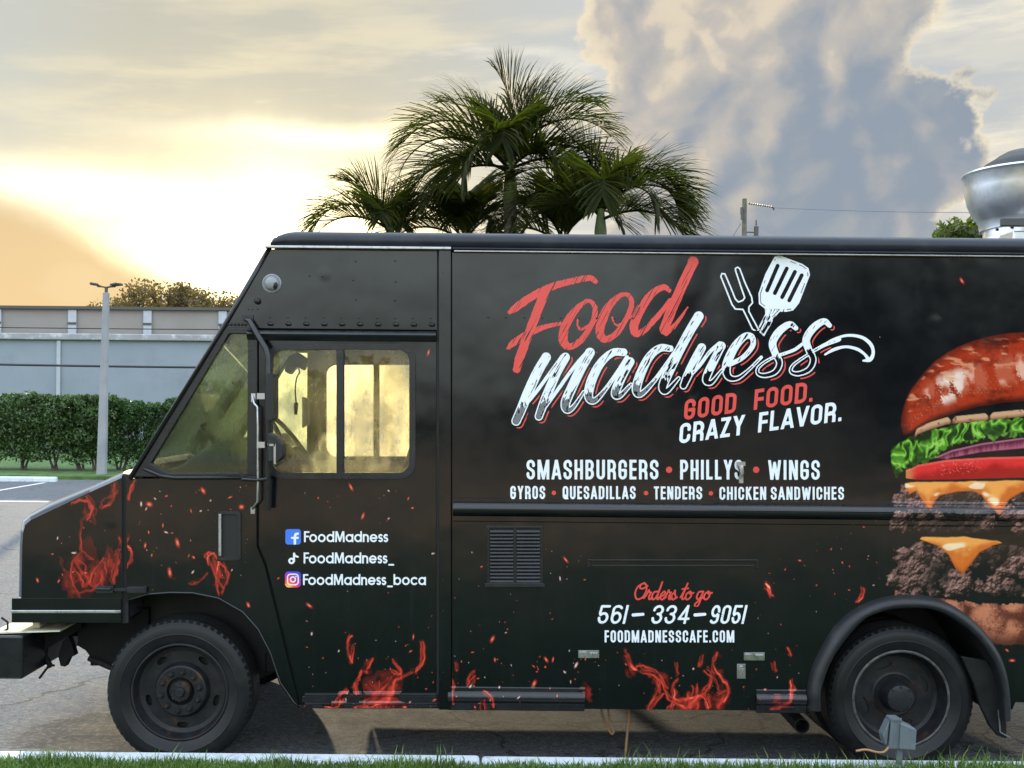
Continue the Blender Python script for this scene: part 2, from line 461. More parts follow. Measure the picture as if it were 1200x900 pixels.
def rrect(x0, y0, x1, y1, r, n=6):
    """rounded rectangle in pixels"""
    pts = []
    for cx, cy, a0 in ((x1 - r, y0 + r, -90), (x1 - r, y1 - r, 0), (x0 + r, y1 - r, 90), (x0 + r, y0 + r, 180)):
        for i in range(n + 1):
            a = R(a0 + 90 * i / n); pts.append((cx + r * math.cos(a), cy + r * math.sin(a)))
    return pts
def PP(pts, Y=0.0): return [P(px, py, Y) for px, py in pts]
def arc_px(cx, cy, rx, ry, a0, a1, n):
    return [(cx + rx * math.cos(R(a0 + (a1 - a0) * i / n)), cy + ry * math.sin(R(a0 + (a1 - a0) * i / n))) for i in range(n + 1)]
def spline(pts, n=8):
    """Catmull-Rom through points of any dimension"""
    p = [np.array(q, float) for q in pts]; p = [2 * p[0] - p[1]] + p + [2 * p[-1] - p[-2]]
    out = []
    for i in range(1, len(p) - 2):
        for k in range(n):
            t = k / n
            out.append(0.5 * ((2 * p[i]) + (-p[i - 1] + p[i + 1]) * t + (2 * p[i - 1] - 5 * p[i] + 4 * p[i + 1] - p[i + 2]) * t * t + (-p[i - 1] + 3 * p[i] - 3 * p[i + 1] + p[i + 2]) * t ** 3))
    out.append(p[-2]); return [tuple(q) for q in out]

# ---------------------------------------------------------------- numpy noise
def vnoise(x, y, seed=0):
    xi, yi = np.floor(x).astype(np.int64), np.floor(y).astype(np.int64)
    fx, fy = x - xi, y - yi
    fx, fy = fx * fx * (3 - 2 * fx), fy * fy * (3 - 2 * fy)
    def h(a, b):
        n = (a * 374761393 + b * 668265263 + seed * 982451653) & 0x7fffffff
        n = ((n ^ (n >> 13)) * 1274126177) & 0x7fffffff
        return ((n ^ (n >> 16)) & 0xffff) / 65535.0
    return (h(xi, yi) * (1 - fx) + h(xi + 1, yi) * fx) * (1 - fy) + (h(xi, yi + 1) * (1 - fx) + h(xi + 1, yi + 1) * fx) * fy
def fbm(x, y, seed=0, o=4):
    s, a, t = 0, 0.5, 0
    for i in range(o):
        s = s + a * vnoise(x * 2 ** i, y * 2 ** i, seed + i * 17); t += a; a *= 0.5
    return s / t
def cells(x, y, seed=0):
    """distance to the nearest jittered cell point, and that cell's random value"""
    xi, yi = np.floor(x).astype(np.int64), np.floor(y).astype(np.int64)
    best = np.full(x.shape, 9.0); rid = np.zeros(x.shape); ox = np.zeros(x.shape); oy = np.zeros(x.shape)
    def h(a, b, s):
        n = (a * 374761393 + b * 668265263 + s * 982451653) & 0x7fffffff
        n = ((n ^ (n >> 13)) * 1274126177) & 0x7fffffff
        return ((n ^ (n >> 16)) & 0xffff) / 65535.0
    for dx in (-1, 0, 1):
        for dy in (-1, 0, 1):
            a, b = xi + dx, yi + dy
            qx, qy = a + h(a, b, seed), b + h(a, b, seed + 5)
            d = np.hypot(x - qx, y - qy); m = d < best
            best = np.where(m, d, best); rid = np.where(m, h(a, b, seed + 9), rid)
            ox = np.where(m, x - qx, ox); oy = np.where(m, y - qy, oy)
    return best, rid, ox, oy
def sstep(a, b, v):
    t = np.clip((v - a) / (b - a), 0, 1); return t * t * (3 - 2 * t)
def lin(c):
    c = np.clip(np.asarray(c, float), 0, 1)
    return np.where(c <= 0.04045, c / 12.92, ((c + 0.055) / 1.055) ** 2.4)

# ---------------------------------------------------------------- printed shapes: signed distances on a pixel grid, cut out as thin vinyl
def side_y(px, py):
    """how far the truck's side stands proud (metres towards the street) at a photo pixel"""
    px = np.asarray(px, float); py = np.asarray(py, float)
    yy = py - (px - 530) * 0.0094
    rail = np.interp(yy, [580, 583, 584, 587.5, 588.5, 592, 596, 600, 603, 604.5, 610, 611], [0, 0, .008, .008, .02, .034, .038, .034, .02, .008, .008, 0])
    out = np.where(px > 531, rail, 0.0)
    yr = py - (px - 530) * 0.0094
    rk = np.interp(yr, [804, 805.5, 809.5, 811, 814, 817, 820, 823, 826, 831, 833], [0, .006, .006, .016, .024, .026, .022, .008, .006, .006, 0])
    out = np.where((px > 524.5) & (px < 685.5), np.maximum(out, rk), out)
    out = np.where((px > 885.5) & (px < 945), np.maximum(out, rk), out)
    rd = np.interp(py, [811, 813, 815.5, 817, 822, 823.5, 826, 828, 831], [0, .012, .012, .005, .005, .012, .012, .004, .004])
    out = np.where((px > 356) & (px < 514), np.maximum(out, rd), out)
    return out

class Canvas:
    def __init__(self, x0, y0, x1, y1, res):
        self.x0, self.y0, self.res = x0, y0, res
        self.gx = np.arange(x0, x1 + res, res); self.gy = np.arange(y0, y1 + res, res)
        self.X, self.Y = np.meshgrid(self.gx, self.gy)
        self.d = np.full(self.X.shape, 50.0)
    def win(self, x0, y0, x1, y1):
        i0 = max(0, int((x0 - self.x0) / self.res) - 1); i1 = min(len(self.gx), int((x1 - self.x0) / self.res) + 2)
        j0 = max(0, int((y0 - self.y0) / self.res) - 1); j1 = min(len(self.gy), int((y1 - self.y0) / self.res) + 2)
        return slice(j0, max(j0, j1)), slice(i0, max(i0, i1))
    def stroke(self, pts, pad=9.0, smooth=6):
        """pts of (x, y, radius); a round brush of varying width"""
        p = spline(pts, smooth) if smooth else pts
        for a, b in zip(p[:-1], p[1:]):
            r = max(a[2], b[2]) + pad
            w_ = self.win(min(a[0], b[0]) - r, min(a[1], b[1]) - r, max(a[0], b[0]) + r, max(a[1], b[1]) + r)
            if self.X[w_].size == 0: continue
            X, Y = self.X[w_], self.Y[w_]
            dx, dy = b[0] - a[0], b[1] - a[1]; L = dx * dx + dy * dy + 1e-9
            t = np.clip(((X - a[0]) * dx + (Y - a[1]) * dy) / L, 0, 1)
            d = np.hypot(X - a[0] - t * dx, Y - a[1] - t * dy) - (a[2] + (b[2] - a[2]) * t)
            self.d[w_] = np.minimum(self.d[w_], d)
    def poly(self, pts, grow=0.0):
        X, Y = self.X, self.Y
        d = np.full(X.shape, 1e9); ins = np.zeros(X.shape, bool)
        for (ax, ay), (bx, by) in zip(pts, pts[1:] + pts[:1]):
            dx, dy = bx - ax, by - ay; L = dx * dx + dy * dy + 1e-9
            t = np.clip(((X - ax) * dx + (Y - ay) * dy) / L, 0, 1)
            d = np.minimum(d, np.hypot(X - ax - t * dx, Y - ay - t * dy))
            c = ((ay > Y) != (by > Y)) & (X < (bx - ax) * (Y - ay) / (by - ay + 1e-12) + ax)
            ins ^= c
        return np.where(ins, -d, d) - grow
    def text(self, s, font, x0, base, h, x1, rw, shear=0.0, rot=0.0, gap=0.0, wid=1.0, top=None):
        """stroke-font text from x0 to x1 on a baseline, cap height h, optionally sheared and rotated"""
        items = [font(c, rw, wid, rw) for c in s]
        for _ in range(3):                         # side bearings follow the real stroke width after stretching
            asp = (x1 - x0) / (sum(a for _, a in items) + gap * (len(s) - 1)) / h
            items = [font(c, rw, wid, rw / asp) for c in s]
        tot = sum(a for _, a in items) + gap * (len(s) - 1)
        sxk = (x1 - x0) / tot
        pen = 0.0; ca, sa = math.cos(R(rot)), math.sin(R(rot))
        for (strokes, adv), ch in zip(items, s):
            if strokes:
                cx = [x0 + ((pen - .3) * sxk), x0 + (pen + adv + .3) * sxk]
                pts = []
                for gx_ in cx:
                    for gy_ in (-0.4, 1.3):
                        qx, qy = gx_ - x0 + shear * gy_ * h, -gy_ * h
                        pts.append((x0 + qx * ca + qy * sa, base - qx * sa + qy * ca))
                w_ = self.win(min(p[0] for p in pts), min(p[1] for p in pts), max(p[0] for p in pts), max(p[1] for p in pts))
                X, Y = self.X[w_] - x0, self.Y[w_] - base
                u = X * ca - Y * sa; v = X * sa + Y * ca
                gy_ = -v / h; gx_ = (u - shear * gy_ * h) / sxk - pen
                asp = sxk / h                      # glyph x in units of cap height
                d = np.full(X.shape, 9.0)
                for st in strokes:
                    clip = None
                    if isinstance(st, dict): clip = st.get('clip'); rr = st.get('r', rw); st = st['p']
                    else: rr = rw
                    dd = np.full(X.shape, 9.0)
                    for a, b in zip(st[:-1], st[1:]):
                        dx, dy = (b[0] - a[0]) * asp, b[1] - a[1]; L = dx * dx + dy * dy + 1e-12
                        px_, py_ = (gx_ - a[0]) * asp, gy_ - a[1]
                        t = np.clip((px_ * dx + py_ * dy) / L, 0, 1)
                        dd = np.minimum(dd, np.hypot(px_ - t * dx, py_ - t * dy) - rr)
                    if clip == 'y': dd = np.maximum(dd, np.abs(gy_ - .5) - .5)
                    elif clip == 'x': dd = np.maximum(dd, np.maximum(-gx_, gx_ - (adv - 0.12 * wid)) * asp)
                    elif clip: dd = np.maximum(dd, np.maximum(np.maximum(clip[0] - gx_, gx_ - clip[2]) * asp, np.maximum(clip[1] - gy_, gy_ - clip[3])))
                    d = np.minimum(d, dd)
                self.d[w_] = np.minimum(self.d[w_], d * h)
            pen += adv + gap

    def cut(self, d, name, mat, parent, lift=0.0012, level=0.0):
        """cut the region d < level out of thin vinyl: marching squares with runs of full cells merged"""
        d = np.asarray(d) - level
        ins = d < 0
        code = ins[:-1, :-1] * 1 + ins[:-1, 1:] * 2 + ins[1:, 1:] * 4 + ins[1:, :-1] * 8
        V, Fc, idx = [], [], {}
        gx, gy = self.gx, self.gy
        def node(i, j):
            k = (0, i, j)
            if k not in idx: idx[k] = len(V); V.append((gx[i], gy[j]))
            return idx[k]
        def cross(i0, j0, i1, j1):
            k = (1, min(i0, i1), min(j0, j1), i0 != i1)
            if k not in idx:
                a, b = d[j0, i0], d[j1, i1]; t = a / (a - b)
                idx[k] = len(V); V.append((gx[i0] + t * (gx[i1] - gx[i0]), gy[j0] + t * (gy[j1] - gy[j0])))
            return idx[k]
        jj, ii = np.nonzero((code > 0) & (code < 15))
        for j, i in zip(jj.tolist(), ii.tolist()):
            cs = ((i, j), (i + 1, j), (i + 1, j + 1), (i, j + 1)); poly = []
            for k in range(4):
                a, b = cs[k], cs[(k + 1) % 4]
                ia, ib = ins[a[1], a[0]], ins[b[1], b[0]]
                if ia: poly.append(node(*a))
                if ia != ib: poly.append(cross(*a, *b))
            if len(poly) > 2: Fc.append(tuple(poly[::-1]))
        for j in range(code.shape[0]):
            full = np.concatenate(([0], (code[j] == 15).astype(np.int8), [0])); df = np.diff(full)
            for a, b in zip(np.nonzero(df == 1)[0].tolist(), np.nonzero(df == -1)[0].tolist()):
                Fc.append((node(a, j), node(a, j + 1), node(b, j + 1), node(b, j)))
        if not Fc: return None
        pv = np.array(V); yy = side_y(pv[:, 0], pv[:, 1])
        dx, dy = pv[:, 0] - CX, pv[:, 1] - CY
        out = np.stack([(CT * dx + ST * dy) * S, -yy - lift, H - (CT * dy - ST * dx) * S], 1)
        me = bpy.data.meshes.new(name); me.from_pydata(out.tolist(), [], Fc); me.update()
        return link(name, me, mat, parent)

def ink_sheet(name, X, Y, rgb, keep, mat, parent, lift=0.0008):
    """a sheet of printed vinyl: one vertex per grid point, its ink colour stored on the vertex; only cells in keep are cut out"""
    ny, nx = X.shape
    kc = keep[:-1, :-1] | keep[1:, :-1] | keep[:-1, 1:] | keep[1:, 1:]
    jj, ii = np.nonzero(kc)
    base = jj * nx + ii
    quads = np.stack([base, base + nx, base + nx + 1, base + 1], 1)
    used, inv = np.unique(quads, return_inverse=True); quads = inv.reshape(quads.shape)
    px, py = X.ravel()[used], Y.ravel()[used]
    dx, dy = px - CX, py - CY
    co = np.stack([(CT * dx + ST * dy) * S, -side_y(px, py) - lift, H - (CT * dy - ST * dx) * S], 1)
    me = bpy.data.meshes.new(name)
    me.vertices.add(len(used)); me.vertices.foreach_set('co', co.astype(np.float32).ravel())
    me.loops.add(quads.size); me.loops.foreach_set('vertex_index', quads.astype(np.int32).ravel())
    me.polygons.add(len(quads)); me.polygons.foreach_set('loop_start', np.arange(0, quads.size, 4, dtype=np.int32))
    me.polygons.foreach_set('use_smooth', np.ones(len(quads), bool))
    at = me.color_attributes.new('ink', 'FLOAT_COLOR', 'POINT')
    c = np.ones((len(used), 4), np.float32); c[:, :3] = rgb.reshape(-1, 3)[used]
    at.data.foreach_set('color', c.ravel())
    me.update(calc_edges=True)
    return link(name, me, mat, parent)

# ---------------------------------------------------------------- stroke fonts
def el_arc(cx, cy, rx, ry, a0, a1, n=10):
    return [(cx + rx * math.cos(R(a0 + (a1 - a0) * i / n)), cy + ry * math.sin(R(a0 + (a1 - a0) * i / n))) for i in range(n + 1)]
def caps(ch, r, k=1.0, rx=None):
    """condensed sans capitals, cap height 1, stroke radius r"""
    w = {'M': .56, 'W': .62, 'I': .14, '1': .24, '.': .13, ' ': .20, '-': .32, 'N': .42, 'A': .43, 'V': .42, 'Y': .42, 'Z': .36, 'E': .33, 'F': .32, 'L': .32, 'T': .36, 'Q': .40}.get(ch, .40) * k
    rx = rx or r; g = .12 * k; L, T, B = rx, 1 - r, r; Rr = w - rx; hw = (w - 2 * rx) / 2; cx = w / 2; ry = min(max(hw * 1.15, .17), .26)
    y = lambda p: {'p': p, 'clip': 'y'}
    x = lambda p: {'p': p, 'clip': 'x'}
    stem = y([(L, -.3), (L, 1.3)]); rstem = y([(Rr, -.3), (Rr, 1.3)])
    tarc = el_arc(cx, T - ry, hw, ry, 180, 0); barc = el_arc(cx, B + ry, hw, ry, 0, -180)
    if ch == ' ': return [], w
    if ch == '.': return [{'p': [(w / 2, -.2), (w / 2, .3)], 'clip': (w / 2 - rx * .95, 0, w / 2 + rx * .95, 2 * r * 1.05)}], w + g
    if ch == '-': return [x([(-.2, .48), (w + .2, .48)])], w + g
    if ch in 'OQ0':
        s = [tarc + barc + [tarc[0]]]
        if ch == 'Q': s.append(y([(cx, .28), (w, -.1)]))
        return s, w + g
    if ch == 'C': return [{'p': [(Rr, .66)] + tarc[::-1] + barc[::-1] + [(Rr, .34)]}], w + g
    if ch == 'G': return [[(Rr, .68)] + tarc[::-1] + barc[::-1] + [(Rr, .47), (cx, .47)]], w + g
    if ch == 'S': return [[(Rr, .70)] + tarc[::-1] + [(L, .68), (L + .02, .60), (Rr - .02, .42), (Rr, .32)] + barc + [(L, .30)]], w + g
    if ch == 'U': return [y([(L, 1.3)] + barc[::-1] + [(Rr, 1.3)])], w + g
    if ch == 'D': return [stem, [(L, T)] + el_arc(cx - .02, T - ry, hw + .02, ry, 90, 0) + el_arc(cx - .02, B + ry, hw + .02, ry, 0, -90) + [(L, B)]], w + g
    if ch == 'B':
        q = (1 - 2 * r) / 4
        return [stem, [(L, T)] + el_arc(cx, T - q, hw - .01, q, 90, -90) + [(L, T - 2 * q)], [(L, B + 2 * q)] + el_arc(cx, B + q, hw, q, 90, -90) + [(L, B)]], w + g
    if ch in 'PR':
        q = .24
        s = [stem, [(L, T)] + el_arc(cx, T - q, hw, q, 90, -90) + [(L, T - 2 * q)]]
        if ch == 'R': s.append(y([(cx, .48), (cx + hw * .75, .42), (Rr, .3), (Rr, -.3)]))
        return s, w + g
    if ch == 'E': return [stem, x([(L, T), (w + .2, T)]), x([(L, .51), (w + .2, .51)]), x([(L, B), (w + .2, B)])], w + g
    if ch == 'F': return [stem, x([(L, T), (w + .2, T)]), x([(L, .50), (w + .2, .50)])], w + g
    if ch == 'L': return [stem, x([(L, B), (w + .2, B)])], w + g
    if ch == 'T': return [y([(cx, -.3), (cx, 1.3)]), x([(-.2, T), (w + .2, T)])], w + g
    if ch == 'H': return [stem, rstem, [(L, .5), (Rr, .5)]], w + g
    if ch == 'I':
        w = 2 * rx
        return [y([(w / 2, -.3), (w / 2, 1.3)])], w + g
    if ch == 'M': return [stem, rstem, y([(L, 1.1), (cx, .05), (Rr, 1.1)])], w + g
    if ch == 'N': return [stem, rstem, y([(L, 1.08), (Rr, -.08)])], w + g
    if ch == 'W': return [y([(L - .02, 1.2), (w * .29, -.02), (cx, .85), (w * .71, -.02), (Rr + .02, 1.2)])], w + g
    if ch == 'A': return [y([(L - .05, -.15), (cx, 1.0), (Rr + .05, -.15)]), [(L + .06, .27), (Rr - .06, .27)]], w + g
    if ch == 'V': return [y([(L - .05, 1.15), (cx, .0), (Rr + .05, 1.15)])], w + g
    if ch == 'Y': return [y([(L - .05, 1.15), (cx, .45), (Rr + .05, 1.15)]), y([(cx, .45), (cx, -.3)])], w + g
    if ch == 'K': return [stem, y([(L, .42), (Rr + .06, 1.15)]), y([(cx - .03, .55), (Rr + .05, -.12)])], w + g
    if ch == 'Z': return [x([(-.2, T), (w + .2, T)]), x([(-.2, B), (w + .2, B)]), {'p': [(Rr - .01, T), (L + .01, B)], 'clip': (0, 0, w, 1)}], w + g
    if ch == '1': return [y([(w - r, -.3), (w - r, 1.3)]), [(w - r, T - .02), (L * .6, .80)]], w + g
    if ch == '3': return [[(L, .74)] + el_arc(cx, T - .21, hw, .21, 180, -70) + [(cx, .53)] + el_arc(cx, B + .23, hw, .23, 70, -180) + [(L, .28)]], w + g
    if ch == '4': return [y([(Rr - .06, -.3), (Rr - .06, 1.3)]), [(Rr - .06, T), (L, .27), (w, .27)]], w + g
    if ch == '5': return [[(Rr, T), (L + .02, T), (L, .56)] + el_arc(cx, B + .25, hw, .25, 140, -180) + [(L, .28)]], w + g
    if ch in '69':
        loop = el_arc(cx, B + .26, hw, .26, 180, -180, 18)
        s = [loop, [(L, .30), (L, .62)] + el_arc(cx, T - ry, hw, ry, 180, 28)]
        if ch == '9': s = [[(w - a, 1 - b) for a, b in p] for p in s]
        return s, w + g
    raise KeyError(ch)

def geo(ch, r, k=1.0, rx=None):
    """geometric rounded sans with capitals and lower case, cap height 1"""
    xh = .74; q = xh / 2 - r; g = .085; cy = xh / 2
    ring = lambda cx: el_arc(cx, cy, q, q, 0, 360, 24)
    y = lambda p: {'p': p, 'clip': 'y'}
    if ch == 'F': return [y([(r, -.3), (r, 1.3)]), [(r, 1 - r), (.44, 1 - r)], [(r, .52), (.40, .52)]], .50
    if ch == 'M': return [y([(r, -.3), (r + .05, 1.3)]), y([(.92 - r - .05, 1.3), (.92 - r, -.3)]), y([(r + .04, 1.1), (.46, .1), (.92 - r - .04, 1.1)])], .92 + g
    if ch == 'o': return [ring(xh / 2)], xh + g
    if ch == 'd': return [ring(xh / 2), y([(xh - r, 0 + r), (xh - r, 1.0)])], xh + g
    if ch == 'b': return [ring(xh / 2), y([(r, 0 + r), (r, 1.0)])], xh + g
    if ch == 'a': return [ring(xh / 2), {'p': [(xh - r, -.3), (xh - r, 1)], 'clip': (-1, 0, 2, xh)}], xh + g
    if ch == 'c': return [el_arc(xh / 2, cy, q, q, 48, 312, 20)], xh - .08 + g
    if ch == 'e': return [el_arc(xh / 2, cy, q, q, 0, 318, 22), [(r, cy), (xh - r, cy)]], xh + g
    if ch == 'n': return [{'p': [(r, -.3), (r, 1)], 'clip': (-1, 0, 2, xh)}, {'p': [(r, xh / 2)] + el_arc(.29, xh - r - .21, .21, .21, 180, 0) + [(.50, -.3)], 'clip': (-1, 0, 2, 2)}], .58 + g
    if ch == 's':
        a = xh / 4 - r / 2
        return [el_arc(.21, cy + a, .14, a, 40, 270, 12) + el_arc(.21, cy - a, .15, a, 90, -140, 12)], .42 + g
    if ch == '_': return [[(.02 + r, -.12), (.50, -.12)]], .56 + g
    raise KeyError(ch)

def script(ch, r, k=1.0, rx=None):
    """joined handwriting"""
    if ch == ' ': return [], .22
    xh = .46
    sp = lambda p: spline(p, 6)
    if ch == 'O': return [sp([(.42, .95), (.12, .75), (.02, .35), (.18, .02), (.45, .12), (.60, .50), (.52, .86), (.30, .90), (.22, .70), (.38, .62), (.62, .78)])], .62
    if ch == 'r': return [sp([(-.08, .08), (.05, .30), (.12, xh + .08), (.15, xh - .02), (.27, xh - .06)]), sp([(.27, xh - .06), (.19, .18), (.24, .01), (.38, .12)])], .31
    if ch == 'd': return [sp([(.32, xh), (.12, .42), (.03, .18), (.10, .01), (.24, .08), (.36, .40), (.46, 1.0)]), sp([(.46, 1.0), (.33, .2), (.38, .01), (.50, .14)])], .45
    if ch == 'e': return [sp([(-.06, .10), (.16, .22), (.28, .38), (.20, xh), (.07, .30), (.06, .08), (.18, .0), (.36, .14)])], .32
    if ch == 's': return [sp([(-.08, .1), (.12, .40), (.16, xh + .06), (.18, .32), (.26, .14), (.16, .0), (.03, .05)]), [(.16, .0), (.34, .12)]], .30
    if ch == 't': return [sp([(.0, .12), (.14, .5), (.26, .92)]), sp([(.26, .92), (.10, .2), (.14, .01), (.28, .12)]), [(.02, .60), (.34, .64)]], .25
    if ch == 'o': return [sp([(.22, xh), (.05, .32), (.04, .08), (.16, .0), (.30, .16), (.30, .38), (.20, xh), (.22, .34), (.42, .38)])], .38
    if ch == 'g': return [sp([(.30, xh), (.10, .42), (.03, .18), (.10, .02), (.24, .12), (.33, .42)]), sp([(.34, xh), (.22, -.25), (.08, -.42), (.0, -.28), (.16, -.08), (.42, .16)])], .40
    raise KeyError(ch)
# ================================================================ the setting
def asphalt():
    m, t, b = new_mat('asphalt')
    o = t.node('ShaderNodeTexCoord').outputs['Object']
    big = t.noise(o, 0.35, 6, 0.6); fine = t.noise(o, 75, 3, 0.7); mid = t.noise(o, 4.5, 7, 0.68)
    c = t.mix(fine.ss(0.36, 0.66), (0.032, 0.036, 0.042, 1), (0.14, 0.145, 0.155, 1))
    c = t.mix(big.ss(0.35, 0.65) * 0.45, c, (0.10, 0.105, 0.11, 1))
    c = t.mix(mid.ss(0.54, 0.66) * 0.55, c, (0.03, 0.029, 0.028, 1))
    stone = t.voro(o, 55).ss(0.18, 0.05) * t.noise(o, 22, 2, 0.5).ss(0.5, 0.62)
    c = t.mix(stone * 0.8, c, (0.36, 0.34, 0.30, 1))
    # oil that dripped under the engine
    s = t.node('ShaderNodeSeparateXYZ'); t.link(o, s.inputs[0])
    ex, ey = E(t.nt, s.outputs[0]), E(t.nt, s.outputs[1])
    oil = (((ex + 2.1) / 0.85).pow(2) + ((ey - 0.65) / 0.6).pow(2) + (mid - 0.5) * 2.4).ss(1.0, 0.4)
    c = t.mix(oil * 0.75, c, (0.022, 0.019, 0.017, 1))
    sandy = (((ex + 2.55) / 0.6).pow(2) + ((ey - 0.12) / 0.22).pow(2) + (mid - 0.5) * 3.0).ss(1.0, 0.5)
    c = t.mix(sandy * fine.ss(0.35, 0.6) * 0.7, c, (0.42, 0.37, 0.31, 1))
    grit = t.noise(o, 26, 4, 0.75)
    c = t.mix(grit.ss(0.50, 0.64) * 0.55, c, (0.21, 0.21, 0.205, 1)); c = t.mix(grit.ss(0.46, 0.34) * 0.6, c, (0.022, 0.022, 0.023, 1))
    wv = t.node('ShaderNodeVectorMath', operation='ADD'); t.link(o, wv.inputs[0]); t.link(t.scale_col(t.noise(o, 1.6, 5, 0.6, col=True), 0.9), wv.inputs[1])
    crack = t.voro(wv.outputs[0], 0.42, 'DISTANCE_TO_EDGE').ss(0.010, 0.002)
    c = t.mix(crack * 0.8, c, (0.012, 0.012, 0.012, 1))
    t.put(c, b.inputs['Base Color'])
    t.put(mid.ss(0.3, 0.7, 0.9, 0.78), b.inputs['Roughness']); b.inputs['Specular IOR Level'].default_value = 0.3
    bn = t.node('ShaderNodeBump'); bn.inputs['Strength'].default_value = 0.9; bn.inputs['Distance'].default_value = 0.006
    t.put(fine + stone * 0.5 + mid * 0.5, bn.inputs['Height']); t.link(bn.outputs[0], b.inputs['Normal'])
    return m
def paint_mat(name, col, wear):
    m, t, b = new_mat(name)
    o = t.node('ShaderNodeTexCoord').outputs['Object']
    n = t.noise(o, 9, 8, 0.7); n2 = t.noise(o, 70, 3, 0.6)
    c = t.mix((n * 0.6 + n2 * 0.4).ss(0.58 - wear, 0.70 - wear * 0.5) * 0.75, (*col, 1), (0.22, 0.22, 0.21, 1))
    t.put(c, b.inputs['Base Color']); b.inputs['Roughness'].default_value = 0.7
    bn = t.node('ShaderNodeBump'); bn.inputs['Distance'].default_value = 0.004
    t.put(n2, bn.inputs['Height']); t.link(bn.outputs[0], b.inputs['Normal'])
    return m
M['asphalt'] = asphalt()
M['kerbpaint'] = paint_mat('kerb_paint', (0.54, 0.59, 0.64), 0.08)
M['roadpaint'] = paint_mat('road_paint', (0.74, 0.74, 0.72), 0.16)
M['soil'] = pmat('lawn_soil', (0.050, 0.085, 0.022), 0.9, var=0.5, vscale=9, bump=0.02, bscale=30)
M['farlawn'] = pmat('far_lawn', (0.060, 0.115, 0.022), 0.9, var=0.4, vscale=3, bump=0.03, bscale=20)

def struct(o): o['kind'] = 'structure'; return o
struct(MB().add([(-500, -300, 0), (500, -300, 0), (500, 900, 0), (-500, 900, 0)], [(0, 1, 2, 3)]).build('parking_lot', M['asphalt']))
struct(MB().box((-60, -60, -0.3), (60, -0.40, 0.15)).build('near_lawn', M['soil']))
mb = MB()
for i in range(-13, 14):
    mb.box((i * 3.0 + 0.006, -0.40, -0.2), (i * 3.0 + 2.994, -0.235, 0.158 + 0.004 * math.sin(i * 5.1)))
struct(mb.build('curb', M['kerbpaint'], bevel=0.018, seg=3))
struct(MB().box((-90, 23.9, -0.2), (60, 60, 0.11)).build('far_lawn', M['farlawn'], bevel=0.04))
mb = MB()
for X0, X1 in ((-40, -8.75),):
    mb.add([(X0, 16.9, 0.004), (X1, 16.9, 0.004), (X1, 17.1, 0.004), (X0, 17.1, 0.004)], [(0, 1, 2, 3)])
for i in range(-7, 10):
    xx = -11.0 + i * 2.75
    mb.add([(xx, 17.3, 0.004), (xx + 0.11, 17.3, 0.004), (xx + 0.11, 22.6, 0.004), (xx, 22.6, 0.004)], [(0, 1, 2, 3)])
struct(mb.build('parking_lines', M['roadpaint']))

# wheel stop in front of the far lawn
def wheel_stop(cx, cy, label, group):
    t = thing('wheel_stop', label, 'wheel stop', (cx, cy, 0), group)
    prof = [(-0.08, 0), (-0.07, 0.09), (-0.05, 0.13), (0.05, 0.13), (0.07, 0.09), (0.08, 0)]
    MB().extrude_x(prof, -0.92, 0.92).build('concrete_bar', M['kerbpaint'], t, bevel=0.012)
    for sx_ in (-0.62, 0.62):
        MB().lathe([(0.0, 0.0), (0.022, 0.0), (0.022, 0.012), (0.0, 0.018)], (sx_, 0, 0.128), 'Z', 12).build('anchor_pin', M['steel'], t)
    return t
p = P3(26, 563, 22.9)
wheel_stop(p.x - 0.05, 22.9, 'white painted concrete wheel stop lying before the far lawn', None)

# ---------------------------------------------------------------- foliage helpers
def quads_mesh(name, C, U, V, mat, parent=None, bend=None):
    """leaves: centre C, half-length U, half-width V; a pointed diamond folded in the middle"""
    n = len(C)
    Nn = np.cross(U, V); Nn /= np.linalg.norm(Nn, axis=1)[:, None] + 1e-9
    lift = Nn * np.linalg.norm(V, axis=1)[:, None] * 0.35
    pts = np.stack([C - U, C + V + lift - U * 0.1, C + U, C - V + lift - U * 0.1], 1).reshape(-1, 3)
    me = bpy.data.meshes.new(name)
    me.vertices.add(4 * n); me.vertices.foreach_set('co', pts.astype(np.float32).ravel())
    me.loops.add(4 * n); me.loops.foreach_set('vertex_index', np.arange(4 * n, dtype=np.int32))
    me.polygons.add(n); me.polygons.foreach_set('loop_start', np.arange(0, 4 * n, 4, dtype=np.int32))
    me.update(calc_edges=True)
    return link(name, me, mat, parent)
def rand_dirs(rng, n, zbias=0.0):
    d = rng.normal(size=(n, 3)); d[:, 2] += zbias
    return d / np.linalg.norm(d, axis=1)[:, None]
def leaf_cloud(rng, centres, radii, per, ll, lw):
    Cs = []
    for c, r in zip(centres, radii):
        d = rand_dirs(rng, per); rr = rng.uniform(0.35, 1.0, per) ** 0.6
        Cs.append(np.asarray(c) + d * rr[:, None] * np.asarray(r))
    C = np.concatenate(Cs); n = len(C)
    U = rand_dirs(rng, n, -0.15); T = rand_dirs(rng, n)
    Vv = np.cross(U, T); Vv /= np.linalg.norm(Vv, axis=1)[:, None] + 1e-9
    s = rng.uniform(0.6, 1.25, n)[:, None]
    return C, U * ll * s, Vv * lw * s

